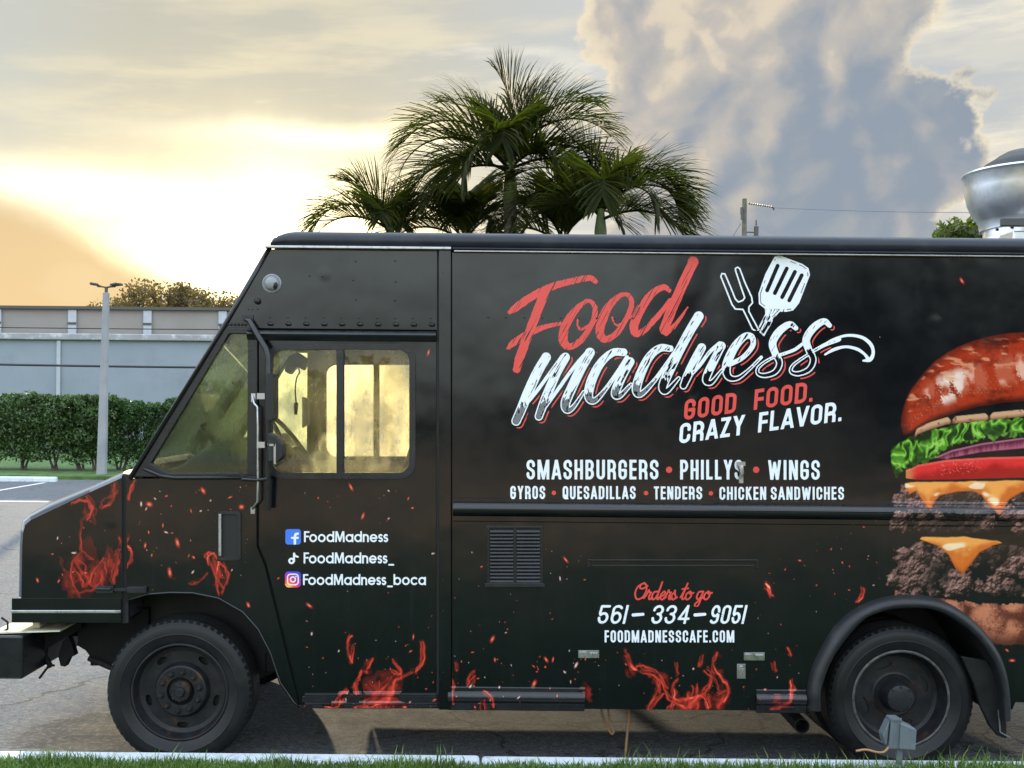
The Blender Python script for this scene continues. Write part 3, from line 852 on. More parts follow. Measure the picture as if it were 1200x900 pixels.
M['hedge'] = leaf_mat('hedge_leaves', (0.030, 0.062, 0.018, 1), (0.055, 0.105, 0.028, 1), 0.25, 0.38, (0.12, 0.19, 0.06, 1))
M['hedge2'] = leaf_mat('clipped_hedge_leaves', (0.022, 0.058, 0.014, 1), (0.04, 0.09, 0.02, 1), 0.25, 0.45, (0.075, 0.15, 0.035, 1))
M['bark'] = pmat('bark', (0.09, 0.07, 0.05), 0.85, var=0.4, vscale=12, bump=0.01, bscale=25)
M['palmleaf'] = leaf_mat('palm_leaflets', (0.014, 0.022, 0.006, 1), (0.028, 0.036, 0.009, 1), 0.62, 0.55, (0.085, 0.085, 0.016, 1), 0.9, 0.15)
M['palmbark'] = pmat('palm_trunk', (0.13, 0.115, 0.09), 0.8, var=0.3, vscale=5, bump=0.01, bscale=18, dirt=((0.09, 0.09, 0.06), 0.6, 4))
M['crownshaft'] = pmat('palm_crownshaft', (0.12, 0.15, 0.05), 0.5, var=0.3)
M['treeleaf'] = leaf_mat('far_tree_leaves', (0.07, 0.055, 0.028, 1), (0.12, 0.085, 0.035, 1), 0.45, 0.5, (0.2, 0.13, 0.05, 1))
M['rightleaf'] = leaf_mat('broad_leaves', (0.03, 0.055, 0.015, 1), (0.06, 0.085, 0.02, 1), 0.4, 0.42, (0.14, 0.15, 0.04, 1))

# ---------------------------------------------------------------- hedge of separate shrubs before the warehouse
rng = np.random.default_rng(5)
def shrub(name, label, x0, y0, wdt, dep, h, clear, mat, n, group, leafl):
    t = thing(name, label, 'hedge shrub', (x0, y0, 0.11), group)
    k = max(6, int(n / 160)); cs, rs = [], []
    for i in range(k):
        cz = clear + (h - clear) * (0.12 + 0.80 * (i + 0.5) / k)
        cs.append((rng.uniform(-1, 1) * wdt * 0.40, rng.uniform(-1, 1) * dep * 0.4, cz + rng.uniform(-.12, .12)))
        rs.append((wdt * 0.30, dep * 0.30, 0.26))
    for i in range(int(k * .45)):                                    # sprigs over the top
        cs.append((rng.uniform(-1, 1) * wdt * 0.5, rng.uniform(-.4, .4) * dep, h - 0.10 + rng.uniform(-.08, .10))); rs.append((0.15, 0.15, 0.12))
    quads_mesh('foliage', *leaf_cloud(rng, cs, rs, 165, leafl, leafl * 0.5), mat, t)
    mb = MB()
    for j in range(4):
        a = rng.uniform(0, 6.28); bx = rng.uniform(-.10, .10)
        mb.tube([(bx, 0, -0.05), (bx + .06 * math.cos(a), .05 * math.sin(a), clear * .6), (bx + .22 * math.cos(a), .2 * math.sin(a), clear + .35), (bx + .3 * math.cos(a), .25 * math.sin(a), h * .75)], [.045, .035, .025, .012], 6)
    mb.build('trunk', M['bark'], t)
    return t
hg = 'shrubs of the hedge before the warehouse'
words = ['rough hedge shrub cut by the photo\'s left edge', 'rough hedge shrub second from the photo\'s left edge', 'rough hedge shrub third from the photo\'s left edge, bare at the foot',
         'rough hedge shrub standing two shrubs left of the light pole', 'rough hedge shrub just left of the light pole']
for i, px in enumerate((-12, 27, 64, 97, 116)):
    q = P3(px, 555, 26.4)
    shrub('hedge_shrub', words[i], q.x, 26.4 + rng.uniform(-.15, .15), 1.62 if i < 4 else 1.1, 1.3, 2.04 + rng.uniform(-.06, .06), 0.24, M['hedge'], 5800, hg, 0.052)
words2 = ['dense clipped hedge shrub just right of the light pole', 'dense clipped hedge shrub second right of the light pole', 'dense clipped hedge shrub seen just before the truck\'s windscreen post']
for i, px in enumerate((141, 165, 189)):
    q = P3(px, 555, 26.6)
    shrub('clipped_shrub', words2[i], q.x, 26.7, 0.95, 1.2, 1.9, 0.10, M['hedge2'], 4600, hg, 0.042)
for i in range(3):                                                   # behind the truck's cab, seen through its glass
    q = P3(216 + i * 30, 555, 26.6)
    shrub('clipped_shrub', ['dense clipped hedge shrub behind the low corner of the truck\'s side window', 'dense clipped hedge shrub behind the middle of the truck\'s side window', 'dense clipped hedge shrub behind the truck\'s door post'][i], q.x, 26.7, 1.0, 1.2, 2.0, 0.10, M['hedge2'], 3000, hg, 0.048)

# ---------------------------------------------------------------- warehouse: low blue-grey block before a taller taupe block
M['bluewall'] = pmat('blue_grey_render', (0.235, 0.265, 0.31), 0.8, var=0.05, vscale=0.6, bump=0.004, bscale=6, dirt=((0.16, 0.18, 0.21), 0.5, 0.5))
M['trimgrey'] = pmat('grey_coping', (0.27, 0.265, 0.285), 0.7, var=0.15, vscale=2, dirt=((0.75, 0.75, 0.75), 0.5, 3))
M['taupe'] = pmat('taupe_render', (0.25, 0.225, 0.20), 0.85, var=0.07, vscale=0.5, dirt=((0.18, 0.16, 0.145), 0.35, 0.6))
M['pilaster'] = pmat('pale_pilaster', (0.38, 0.40, 0.43), 0.8, var=0.06)
M['olive'] = pmat('olive_coping', (0.075, 0.07, 0.055), 0.8)
M['wire'] = pmat('black_cable', (0.02, 0.02, 0.022), 0.6)
YB = 38.0
zt = P(130, 399, YB)[1]; zc = P(130, 391.5, YB)[1]
xl, xr = P(-420, 500, YB)[0], P(900, 500, YB)[0]
wh = thing('low_warehouse', 'low blue grey warehouse wall behind the hedge', 'building', (P(100, 550, YB)[0], YB, 0), world_children=True)
MB().box((xl, YB, -0.2), (xr, YB + 7, zt)).build('wall', M['bluewall'], wh)
MB().box((xl - .05, YB - .16, zt + .003), (xr + .05, YB + 7.1, zc)).build('coping', M['trimgrey'], wh, bevel=0.03)
for k in range(-5, 12):
    px = 69 + 195 * k if k else 69
    X0 = P(px, 450, YB)[0]
    if xl < X0 < xr: MB().box((X0 - .075, YB - .09, 0.0), (X0 + .075, YB - .003, zt - .02)).build('downpipe', M['pilaster'], wh, bevel=0.02)
YT = 47.0
z1 = P(130, 360, YT)[1]
xl2, xr2 = P(-420, 400, YT)[0], P(1000, 400, YT)[0]
wt = thing('tall_warehouse', 'taller taupe warehouse with pale pilasters behind the low block', 'building', (P(100, 550, YT)[0], YT, 0), world_children=True)
MB().box((xl2, YT, -0.2), (xr2, YT + 16, z1 - .12)).build('wall', M['taupe'], wt)
MB().box((xl2 - .1, YT - .2, z1 - .117), (xr2 + .1, YT + 16.1, z1 + .02)).build('coping', M['olive'], wt)
for k in range(-5, 10):
    px = 85.5 + 88 * k; X0 = P(px, 380, YT)[0]
    if xl2 < X0 < xr2:
        pl = MB().box((X0 - .19, YT - .12, 0), (X0 + .19, YT - .003, z1 - .14)).build('pilaster', M['pilaster'], wt, bevel=0.015)
        zb = P(130, 379.5, YT)[1]
        MB().box((X0 - .2, YT - .15, zb - .05), (X0 + .2, YT - .123, zb + .05)).build('band', M['olive'], pl)
# cables strung across the warehouse
def cable(label, a, b, sag, r, name='utility_cable'):
    pts = []
    for i in range(25):
        t = i / 24; q = a.lerp(b, t); q.z -= sag * 4 * t * (1 - t); pts.append(q)
    return tag(MB().tube(pts, r, 6).build(name, M['wire'], smooth=True), label, 'cable', 'cables across the warehouse')
cable('thick black cable sagging across the blue grey wall', P3(-300, 420, 35), P3(560, 432, 35), 0.10, 0.045)
cable('thin dark cable crossing the taupe wall above the low block', P3(-300, 378, 36), P3(560, 386, 36), 0.10, 0.020)

# ---------------------------------------------------------------- concrete light pole with a four-head lamp
M['concrete'] = pmat('pole_concrete', (0.25, 0.255, 0.265), 0.75, var=0.12, vscale=2.0, bump=0.004, bscale=14, dirt=((0.2, 0.2, 0.2), 0.4, 4))
YL = 24.6
b0 = P3(119.5, 557, YL); t0 = P3(124.5, 343, YL)
lp = thing('light_pole', 'square concrete light pole with small lamp heads before the hedge', 'street lamp', (b0.x, YL, 0), world_children=True)
mb = MB(); vs = []
for q, hw in ((Vector((b0.x - .01, YL, -.2)), .115), (t0, .072)):
    vs += [(q.x - hw, YL - hw, q.z), (q.x + hw, YL - hw, q.z), (q.x + hw, YL + hw, q.z), (q.x - hw, YL + hw, q.z)]
mb.add(vs, [(0, 1, 5, 4), (1, 2, 6, 5), (2, 3, 7, 6), (3, 0, 4, 7), (4, 5, 6, 7)]).build('pole', M['concrete'], lp, bevel=0.015)
lamp_m = pmat('lamp_bronze', (0.06, 0.055, 0.05), 0.5)
MB().tube([t0, t0 + Vector((0, 0, .16))], .045, 10).build('tenon', lamp_m, lp)
for ang in (172, 8, 205, -25):
    d = Vector((math.cos(R(ang)), math.sin(R(ang)), 0)); up = Vector((0, 0, .16))
    arm = MB().tube([t0 + up * .85, t0 + up + d * .12, t0 + up * 1.05 + d * .24], .022, 6).build('arm', lamp_m, lp)
    n = d.cross(Vector((0, 0, 1))) * .09
    c0, c1 = t0 + up * 1.1 + d * .2, t0 + up * 1.28 + d * .42
    vs = [c0 - n, c0 + n, c1 + n, c1 - n]; vs = vs + [v + Vector((0, 0, .05)) for v in vs]
    MB().add(vs, [(0, 1, 2, 3), (4, 5, 6, 7), (0, 1, 5, 4), (1, 2, 6, 5), (2, 3, 7, 6), (3, 0, 4, 7)]).build('lamp_head', lamp_m, lp, bevel=0.012)

# ---------------------------------------------------------------- trees
def limb(mb, p, d, ln, r, depth, tips, rg):
    q = p + d * ln
    mid = p + d * ln * .5 + Vector((rg.uniform(-1, 1), rg.uniform(-1, 1), rg.uniform(-1, 1))) * ln * .07
    mb.tube([p, mid, q], [r, r * .85, r * .65], 6)
    if depth == 0: tips.append(q); return
    for i in range(3 if depth > 1 else 4):
        nd = (d + Vector((rg.uniform(-1, 1), rg.uniform(-1, 1), rg.uniform(-.35, .9))) * .75).normalized()
        limb(mb, q, nd, ln * rg.uniform(.6, .85), r * .62, depth - 1, tips, rg)
    if depth <= 1: tips.append(q)
def tree(name, label, base, trunk_h, ln, depth, mat, per, spread, ll, r0, seed, group=None):
    rg = random.Random(seed); rn = np.random.default_rng(seed)
    t = thing(name, label, 'tree', base, group)
    mb = MB(); tips = []
    mb.tube([(0, 0, -.2), (0.05, 0, trunk_h * .5), (0, .05, trunk_h)], [r0 * 1.3, r0, r0 * .9], 10)
    for i in range(4):
        a = i * 1.57 + rg.uniform(-.4, .4)
        limb(mb, Vector((0, 0, trunk_h - .1)), Vector((math.cos(a) * .6, math.sin(a) * .6, .75)).normalized(), ln, r0 * .6, depth, tips, rg)
    mb.build('trunk', M['bark'], t, fix=False)
    cs = [tuple(q) for q in tips]; rs = [(spread * rg.uniform(.7, 1.2),) * 3 for _ in tips]
    quads_mesh('crown', *leaf_cloud(rn, cs, rs, per, ll, ll * .5), mat, t)
    return t
ft = 'small trees rising behind the warehouse'
for i, (px, pyt, Y, ln, label, sd_) in enumerate((
        (150, 352, 64, 1.15, 'thin backlit treetop over the warehouse just right of the lamp', 11),
        (197, 334, 66, 1.5, 'fullest backlit treetop over the warehouse, tallest of the row', 12),
        (243, 345, 65, 1.2, 'backlit treetop over the warehouse next to the truck\'s cab', 13))):
    q = P3(px, pyt, Y)
    top = q.z; hgt = top - ln * 2.55
    tree('far_tree', label, (q.x, Y, 0), hgt, ln, 3, M['treeleaf'], 15, .60, .13, .22, sd_, ft)
q = P3(1168, 262, 24)
tree('broadleaf_tree', 'dark broadleaf tree top beside the roof fan', (q.x, 24, 0), q.z - 1.5, 0.75, 2, M['rightleaf'], 75, .48, .12, .16, 21)

# ---------------------------------------------------------------- palms behind the truck
def frond(name, parent, base, azd, el0, L, droop, nl, ll, rg, twist=0.0):
    mb = MB(); a = R(azd)
    hd = Vector((math.cos(a), math.sin(a), 0)); side = Vector((-math.sin(a), math.cos(a), 0))
    pts, tans = [Vector(base)], []
    e = R(el0); N_ = 26
    for i in range(N_):
        t = i / N_
        e2 = e - R(droop) * (t ** 1.25)
        d = hd * math.cos(e2) + Vector((0, 0, 1)) * math.sin(e2) + side * twist * t
        d.normalize(); tans.append(d); pts.append(pts[-1] + d * (L / N_))
    tans.append(tans[-1])
    mb.tube(pts, [0.022 * (1 - .85 * i / N_) + .003 for i in range(N_ + 1)], 5)
    for k in range(nl):
        t = 0.16 + 0.84 * (k + rg.random() * .6) / nl
        f = t * N_; i = min(int(f), N_ - 1); p = pts[i].lerp(pts[i + 1], f - i); d = tans[i]
        nup = side.cross(d) * -1
        if nup.z < 0 and abs(nup.z) > .9: nup = -nup
        l = ll * (0.45 + 1.15 * math.sin(math.pi * (0.12 + 0.80 * t)) * .75) * rg.uniform(.82, 1.12)
        for sgn in (1, -1):
            ang = R(58 - 34 * t + rg.uniform(-4, 4)); lift = R(34 - 16 * t + rg.uniform(-9, 9))
            ld = (d * math.cos(ang) + (side * sgn * math.cos(lift) + nup * math.sin(lift)) * math.sin(ang)).normalized()
            wv = (ld.cross(nup)).normalized() * 0.0175 * rg.uniform(.8, 1.25)
            p0 = p; p1 = p + ld * l * .45; d2 = (ld + Vector((0, 0, -1)) * rg.uniform(.10, .30)).normalized()
            p2 = p1 + d2 * l * .38; d3 = (d2 + Vector((0, 0, -1)) * rg.uniform(.2, .5)).normalized(); p3 = p2 + d3 * l * .25
            mb.add([p0 - wv * .5, p0 + wv * .5, p1 + wv, p1 - wv, p2 + wv * .75, p2 - wv * .75, p3], [(0, 1, 2, 3), (3, 2, 4, 5), (5, 4, 6)])
    return mb.build(name, M['palmleaf'], parent, fix=False)
def palm(label, px, py, Y, fronds, r, lean, scale=1.0, seed=1, ll=.68):
    rg = random.Random(seed); c = P3(px, py, Y)
    t = thing('palm_tree', label, 'palm tree', (c.x + lean, Y, 0), 'palms behind the truck')
    top = Vector((-lean, 0, c.z)); mb = MB(); pts, rs = [], []
    for i in range(42):
        u = i / 41; pts.append((-lean * u ** 1.4, 0, -0.2 + (top.z + .2 - .55) * u)); rs.append(r * (1.25 - .35 * u + (.035 if i % 2 else 0)))
    mb.tube(pts, rs, 14).build('trunk', M['palmbark'], t, smooth=True)
    MB().tube([(-lean, 0, top.z - .60), (-lean, 0, top.z - .25), (-lean, 0, top.z + .12)], [r * .92, r * 1.0, r * .45], 12).build('crownshaft', M['crownshaft'], t, smooth=True)
    for (azd, e0, L, dr) in fronds:
        b = top + Vector((rg.uniform(-.04, .04), rg.uniform(-.04, .04), rg.uniform(-.12, .10)))
        frond('frond', t, b, azd + rg.uniform(-6, 6), e0, L * scale, dr, 58, ll * scale, rg, rg.uniform(-.12, .12))
    return t
palm('tallest palm with arching fronds and bare ringed trunk above the roof', 598, 196, 11.0,
     [(188, 104, 1.4, 46), (20, 88, 1.45, 50), (160, 78, 1.5, 70), (8, 78, 1.7, 88), (-10, 64, 1.85, 118), (178, 64, 2.05, 122), (192, 50, 2.2, 132), (172, 30, 2.0, 118), (205, 8, 1.5, 78),
      (4, 46, 1.9, 122), (-14, 24, 1.7, 100), (80, 72, 1.7, 95), (120, 56, 1.8, 112), (45, 50, 1.6, 112), (262, 60, 1.25, 130), (310, 30, 1.3, 110), (230, 34, 1.4, 115)], .105, .14, 1.0, 3)
palm('right palm whose high frond curls over toward the clouds', 704, 250, 10.4,
     [(6, 76, 1.75, 160), (-4, 50, 1.45, 118), (2, 26, 1.4, 88), (14, 64, 1.6, 140), (176, 88, 1.4, 60), (165, 66, 1.6, 100), (190, 42, 1.7, 118), (205, 14, 1.5, 85), (80, 64, 1.6, 100), (275, 52, 1.3, 122), (315, 38, 1.4, 112)], .09, 0.0, 1.0, 5)
palm('small low palm at the left end of the palm group', 457, 276, 11.6,
     [(178, 62, 1.45, 128), (190, 84, 1.1, 70), (5, 66, 1.3, 110), (0, 36, 1.2, 90), (200, 30, 1.3, 90), (90, 60, 1.3, 100), (265, 50, 1.1, 100)], .08, 0.0, 1.0, 7, .60)
palm('low palm half hidden between the left and the tallest palm', 545, 284, 12.4,
     [(175, 70, 1.6, 100), (10, 66, 1.5, 110), (195, 36, 1.4, 95), (85, 75, 1.5, 80), (270, 60, 1.3, 110), (300, 50, 1.4, 110)], .09, 0.0, 1.0, 9)
palm('low dense palm just right of the tallest palm\'s trunk', 660, 284, 12.2,
     [(170, 74, 1.5, 90), (8, 70, 1.6, 100), (190, 40, 1.4, 105), (85, 80, 1.4, 70), (270, 66, 1.5, 110), (310, 56, 1.5, 110), (230, 50, 1.5, 110)], .09, 0.0, 1.0, 13)

# ---------------------------------------------------------------- utility pole
YU = 55.0
M['polewood'] = pmat('pole_wood', (0.12, 0.11, 0.085), 0.85, var=0.3, vscale=3)
tp = P3(872.5, 233, YU)
up_ = thing('utility_pole', 'wooden utility pole with line hardware above the truck roof', 'utility pole', (tp.x, YU, 0), world_children=True)
MB().tube([(tp.x, YU, -.2), tp], [.19, .125], 12).build('pole', M['polewood'], up_, smooth=True, auto=40)
a, b = P3(877, 238.5, YU - .2), P3(906, 243, YU - .2)
mb = MB().tube([a, b], .02, 6)
for i in range(11):
    c = a.lerp(b, (i + .5) / 11); mb.lathe([(.03, -.05), (.085, -.04), (.03, .02)], c, 'X', 10)
mb.tube([b, b + Vector((.05, 0, -.14))], .05, 6)
mb.build('insulator_string', lamp_m, up_)
mb = MB().pbox(867.5, 244, 871, 260, YU - .5, YU - .16) if False else MB()
for px, py, hh in ((869, 247, .35), (869.5, 254, .3)):
    c = P3(px, py, YU - .2); mb.lathe([(.0, -hh / 2), (.07, -hh / 2), (.07, hh / 2), (.0, hh / 2)], c, 'Z', 10)
mb.build('cutout_switch', lamp_m, up_)
c = P3(886, 268, YU - .1)
mb = MB().lathe([(0, -.5), (.13, -.5), (.15, .1), (.05, .16), (.045, .45), (0, .45)], c, 'Z', 12)
mb.tube([c + Vector((0, 0, -.2)), P3(874, 272, YU)], .035, 6)
mb.build('transformer', lamp_m, up_, smooth=True, auto=40)
cw = pmat('line_wire', (0.10, 0.11, 0.13), 0.6)
o = MB().tube([P3(907, 243.5, YU - .2).lerp(P3(1330, 247, 40), i / 12) - Vector((0, 0, .5 * 4 * (i / 12) * (1 - i / 12) * .3)) for i in range(13)], .013, 5).build('power_line', cw)
tag(o, 'thin power line running right from the utility pole', 'cable')
o = MB().tube([P3(868, 262, YU), P3(850, 292, YU)], .02, 5).build('guy_wire', cw)
tag(o, 'short guy wire slanting from the utility pole to the left', 'cable')

# ---------------------------------------------------------------- grass along the kerb
M['grass'] = leaf_mat('grass_blades', (0.045, 0.115, 0.020, 1), (0.080, 0.175, 0.030, 1), 0.35, 0.5, (0.20, 0.22, 0.06, 1), 3.5)
rg = np.random.default_rng(4)
def blades(n, y0, y1, hmin, hmax, x0, x1):
    B = np.stack([rg.uniform(x0, x1, n), rg.uniform(y0, y1, n), np.full(n, .148)], 1)
    clump = vnoise(B[:, 0] * 5, B[:, 1] * 5, 3); big = vnoise(B[:, 0] * 1.3, B[:, 1] * 1.3, 8)
    hh = rg.uniform(hmin, hmax, n) * (0.55 + .8 * clump) * (.75 + .5 * big)
    a = rg.uniform(0, 2 * math.pi, n); lean = rg.uniform(.1, .9, n) * hh
    wd = rg.uniform(.0018, .0040, n); ta = a + rg.uniform(.8, 2.3, n)
    Wv = np.stack([np.cos(ta), np.sin(ta), np.zeros(n)], 1) * wd[:, None]
    Dv = np.stack([np.cos(a), np.sin(a), np.zeros(n)], 1)
    p1 = B + Dv * (lean * .3)[:, None] + np.array([0, 0, 1]) * (hh * .6)[:, None]
    p2 = B + Dv * lean[:, None] + np.array([0, 0, 1]) * hh[:, None]
    return B - Wv, B + Wv, p1 + Wv * .8, p1 - Wv * .8, p2
parts = [blades(26000, -.70, -.385, .025, .065, -2.9, 3.5), blades(650, -.50, -.39, .05, .12, -2.9, 3.5), blades(15000, -1.5, -.70, .03, .07, -3.2, 3.6), blades(12000, -3.2, -1.5, .03, .07, -3.4, 3.8), blades(9000, -.8, -.385, .03, .07, -6, -2.9), blades(9000, -.8, -.385, .03, .07, 3.5, 6)]
A = [np.concatenate(z) for z in zip(*parts)]
n = len(A[0]); pts = np.stack(A, 1).reshape(-1, 3)
fs = []
idx = (np.arange(n) * 5)[:, None]
q4 = (idx + np.array([0, 1, 2, 3])).tolist(); q3 = (idx + np.array([3, 2, 4])).tolist()
me = bpy.data.meshes.new('grass'); me.from_pydata(pts.tolist(), [], q4 + q3); me.update()
tag(link('grass', me, M['grass']), kind='stuff', label='green lawn grass growing along the white curb', cat='grass')

# far-off treeline across the street behind the camera, seen only as the dark mass mirrored in the truck's side
rng = np.random.default_rng(77)
cs, rs_ = [], []
for i in range(120):
    xx = -75 + 150 * i / 119 + rng.uniform(-2, 2); hh = 2.6 + .8 * math.sin(i * .37) + rng.uniform(-.8, 1.0) + 8.0 * min(1.0, max(0.0, (xx - 6) / 7)) * (1 + .1 * math.sin(i))
    cs.append((xx, -52 + rng.uniform(-4, 4), hh * .55)); rs_.append((2.6, 2.0, hh * .5))
tall = [k for k in range(120) if rs_[k][2] > 2.4]
C, U, Vv = (np.concatenate(z_) for z_ in zip(leaf_cloud(rng, cs, rs_, 150, .42, .24), leaf_cloud(rng, [cs[k] for k in tall], [rs_[k] for k in tall], 600, .55, .32)))
tag(quads_mesh('treeline', C, U, Vv, M['treeleaf']), kind='stuff')
struct(MB().box((-200, -38, -.1), (200, -30, .1505 if False else .156)).build('street', M['asphalt']))

M['sandy'] = pmat('unseen_tan_ground', (0.44, 0.27, 0.13), 0.95, var=0.6, vscale=0.30, bump=0.02, bscale=8, dirt=((0.06, 0.08, 0.03), 0.9, 0.22))
struct(MB().box((-200, -29.9, -.1), (200, -9.0, .157)).build('unseen_tan_ground', M['sandy']))  # unseen tan strip, added to mirror a warm brown glow in the truck's side
# ================================================================ the food truck
WD = 2.15
tr = thing('food_truck', 'black step van food truck wrapped with a giant burger, flames and white lettering', 'food truck',
           (P(640, 800)[0], WD / 2, 0), world_children=True)
zR = P(600, 273.2)[1]; zB = P(600, 291.5)[1]
XF, XR = P(314, 290)[0], P(1420, 500)[0]

# roof with its rounded side rails and drooped nose
def roof_prof(zt, zb):
    h = zt - zb
    half = [(0.012, zb), (-0.024, zb + .03 * h), (-0.036, zb + .30 * h), (-0.034, zb + .55 * h), (-0.016, zb + .84 * h), (0.02, zb + h), (0.25, zb + h * 1.10)]
    return half + [(WD - y, z) for y, z in half[::-1]]
mb = MB(); secs = []
xs = [P(px, 280)[0] for px in (318, 321, 326, 333, 341, 349, 700, 1100)] + [XR]
for X_ in xs:
    k = min(1.0, max(0.0, (X_ - xs[0]) / (xs[5] - xs[0])))
    zt = zB + (zR - zB) * (0.30 + 0.70 * math.sqrt(1 - (1 - k) ** 2))
    secs.append([(X_, y, z) for y, z in roof_prof(zt, zB)])
n = len(secs[0]); vs = [p for s_ in secs for p in s_]; fs = []
for i in range(len(secs) - 1):
    fs += [(i * n + j, i * n + (j + 1) % n, (i + 1) * n + (j + 1) % n, (i + 1) * n + j) for j in range(n)]
fs += [tuple(range(n)), tuple(range((len(secs) - 1) * n, len(secs) * n))]
mb.add(vs, fs).build('roof', M['roofpaint'], tr, smooth=True, auto=50)
# drip rails under the roof edge: worn bright metal on the cab, black along the box
z0, z1 = P(420, 292.6)[1], P(420, 289.6)[1]
MB().box((P(312, 290)[0], -.045, z0), (P(529, 290)[0], .0, z1)).build('cab_drip_rail', M['steel'], tr, bevel=.003)
z0, z1 = P(800, 297.6)[1], P(800, 293.6)[1]
MB().box((P(530, 290)[0], -.042, z0 + .008), (XR, .004, z1)).build('drip_rail', M['roofpaint'], tr, bevel=.004, seg=3)
MB().box((P(532, 290)[0], -.030, z0 - .003), (XR, -.001, z0 + .006)).build('drip_lip', M['steel'], tr, bevel=.002)

# rivets and screws
rv = []
for i in range(10): rv += [(316.3 + i * 20.9, 371.7 + i * .12, 1.3), (316 + i * 21, 379.3 + i * .12, 1.9), (318.5 + i * 21, 379.6 + i * .12, 1.7)]
rv += [(362.5, 323, 1.5), (377.6, 323.7, 1.5), (416.7, 306, 1.4), (463, 305.5, 1.4), (413.7, 328, 1.3), (463.6, 330, 1.4), (417, 351, 1.4), (462.7, 351.8, 1.7), (291, 362, 1.2), (296, 362, 1.2), (302, 362, 1.3)]
for i in range(11): rv.append((309 - i * 4.35 - .6, 300.5 + i * 7.6, 1.1))
for i in range(6): rv.append((267 + i * 4.2, 380.4, 1.1))
for i in range(26): rv += [(538 + i * 26.5, 586.2 + i * .25, 1.0), (546 + i * 26.5, 607.9 + i * .25, 1.0)]
for i in range(9): rv += [(572 + i * 21.2, 371.5 + i * .2, 1.5)]
for i in range(6): rv += [(530 + i * 28, 807.6 + i * .26, .9), (536 + i * 28, 828.6 + i * .26, .9)]
for i in range(11): rv += [(310 + i * 3.9, 676 + i * 15, .9)]
for i in range(9): rv.append((158 + i * 17, 566 + (i % 3) * .6, .9))
for y_ in range(600, 660, 11): rv += [(252, y_, 1.0), (288, y_ + 4, 1.0)]
for i in range(8): rv.append((506.5, 410 + i * 22, 1.0))
for i in range(14): rv.append((519, 320 + i * 36, .9))
for i in range(6): rv.append((330 + i * 31, 405.2, 1.0))
for i in range(8): rv.append((490.5, 425 + i * 17, 1.0))

def rivets(mb, ok, base=0.0):
    """the screws and rivets of one panel, raised from its face"""
    for px, py, r in [q for q in rv if ok(*q[:2])]:
        r_ = r * S; yy = -float(side_y(px, py)) if base is None else base
        if py > 378.5 and py < 381.5 and px < 512: mb.lathe([(r_ * 1.5, .001), (r_ * 1.5, -.004), (r_ * .7, -.010), (0, -.011)], P3(px, py, yy), 'Y', 7)
        else: mb.lathe([(r_, .001), (r_ * .8, -r_ * .5), (0, -r_ * .8)], P3(px, py, yy), 'Y', 7)
    return mb
# ---- near side sheet metal
arch_r = [(1186, 832), (1180, 802), (1171, 766), (1152, 740), (1124, 716), (1090, 704), (1058, 701), (1022, 709), (990, 730), (966, 762), (953, 795), (946, 833)]
main = [(530, 296), (1420, 304), (1420, 826), (1190, 823)] + arch_r + [(530, 829.5)]
SIDE = rivets(MB().plate(PP(main), [], 0.0, .03), lambda a, b: a > 531 and b < 580).build('side_panel', M['wrap'], tr)
upper = [(315, 292), (512, 293.6), (512, 386.5), (264, 384)]
rivets(MB().plate(PP(upper), [], 0.0, .03), lambda a, b: a < 512 and b < 384 and a > 314 - (b - 290) * .535).build('upper_cab_panel', M['wrap'], tr)
rivets(MB().pbox(514.5, 292, 528.5, 831, -.014, .03), lambda a, b: 514 < a < 529 and b > 300, -.014).build('door_pillar', M['wrap'], tr, bevel=.004)
MB().pbox(511.5, 292, 514.5, 831, .012, .03).build('pillar_groove', M['black'], tr)
qg = [(268.5, 391), (290.5, 391), (289.5, 554), (200, 555), (177, 543)]
qframe = [(264, 384.2), (302, 384.8), (302, 559), (152, 559)]
MB().plate(PP(qframe), [PP(qg)], -.004, .045).build('quarter_window_frame', M['trim'], tr, bevel=.004)
mb = MB()
mb.tube([P3(169, 549, -.012), P3(188, 557.5, -.012), P3(205, 560, -.012), P3(300, 559.5, -.012)], .011, 8)
mb.tube([P3(152, 561, -.006), P3(262, 383, -.006), P3(316, 290, -.002)], .013, 8)
mb.build('weatherstrip', M['trim'], tr, smooth=True)
MB().plate(PP(qg), [], .018, .022).build('quarter_window', M['gglass'], tr)
front_arch = [(351, 829), (344, 823), (328, 800), (316, 764), (302, 737), (284, 717), (256, 701), (226, 695), (200, 694.5), (172, 696.5), (148, 704)]
cowl = [(148, 561), (300.5, 561), (300.5, 640), (309.5, 662)] + front_arch
COWL = rivets(MB().plate(PP(cowl), [], 0.0, .03), lambda a, b: a < 300 and b > 560).build('cowl_panel', M['wrap'], tr)
mb = MB()                                                            # rolled lip of the front wheel opening
fa = [P3(a, b, -.006) for a, b in front_arch]
mb.tube(fa, .006, 6).build('arch_lip', M['wrap'], tr, smooth=True)
# ---- sliding door
door = [(303, 388), (511, 388), (511, 829), (354, 829), (312.5, 662), (303.3, 640)]
win = rrect(317.5, 408, 481.5, 556, 15, 7)
dr = rivets(MB().plate(PP(door), [PP(win)], .012, .042), lambda a, b: 308 < a < 512 and b > 400 and not (312 < a < 487 and b < 562) and a > 306 + (b - 640) * .235, .012).build('sliding_door', M['wrap'], tr)
MB().plate(PP(rrect(312, 402.5, 487, 561.5, 19, 8)), [PP(rrect(319.5, 410, 479.5, 554, 13, 8))], .002, .03).build('window_gasket', M['trim'], dr, bevel=.005, seg=3)
MB().pbox(394, 409, 403, 555, .004, .035).build('window_divider', M['trim'], dr, bevel=.004)
MB().plate(PP(rrect(316, 406, 396, 558, 6)), [], .030, .034).build('window_pane', M['glass'], dr)
MB().plate(PP(rrect(400, 406, 484, 558, 6)), [], .022, .026).build('window_pane', M['glass'], dr)
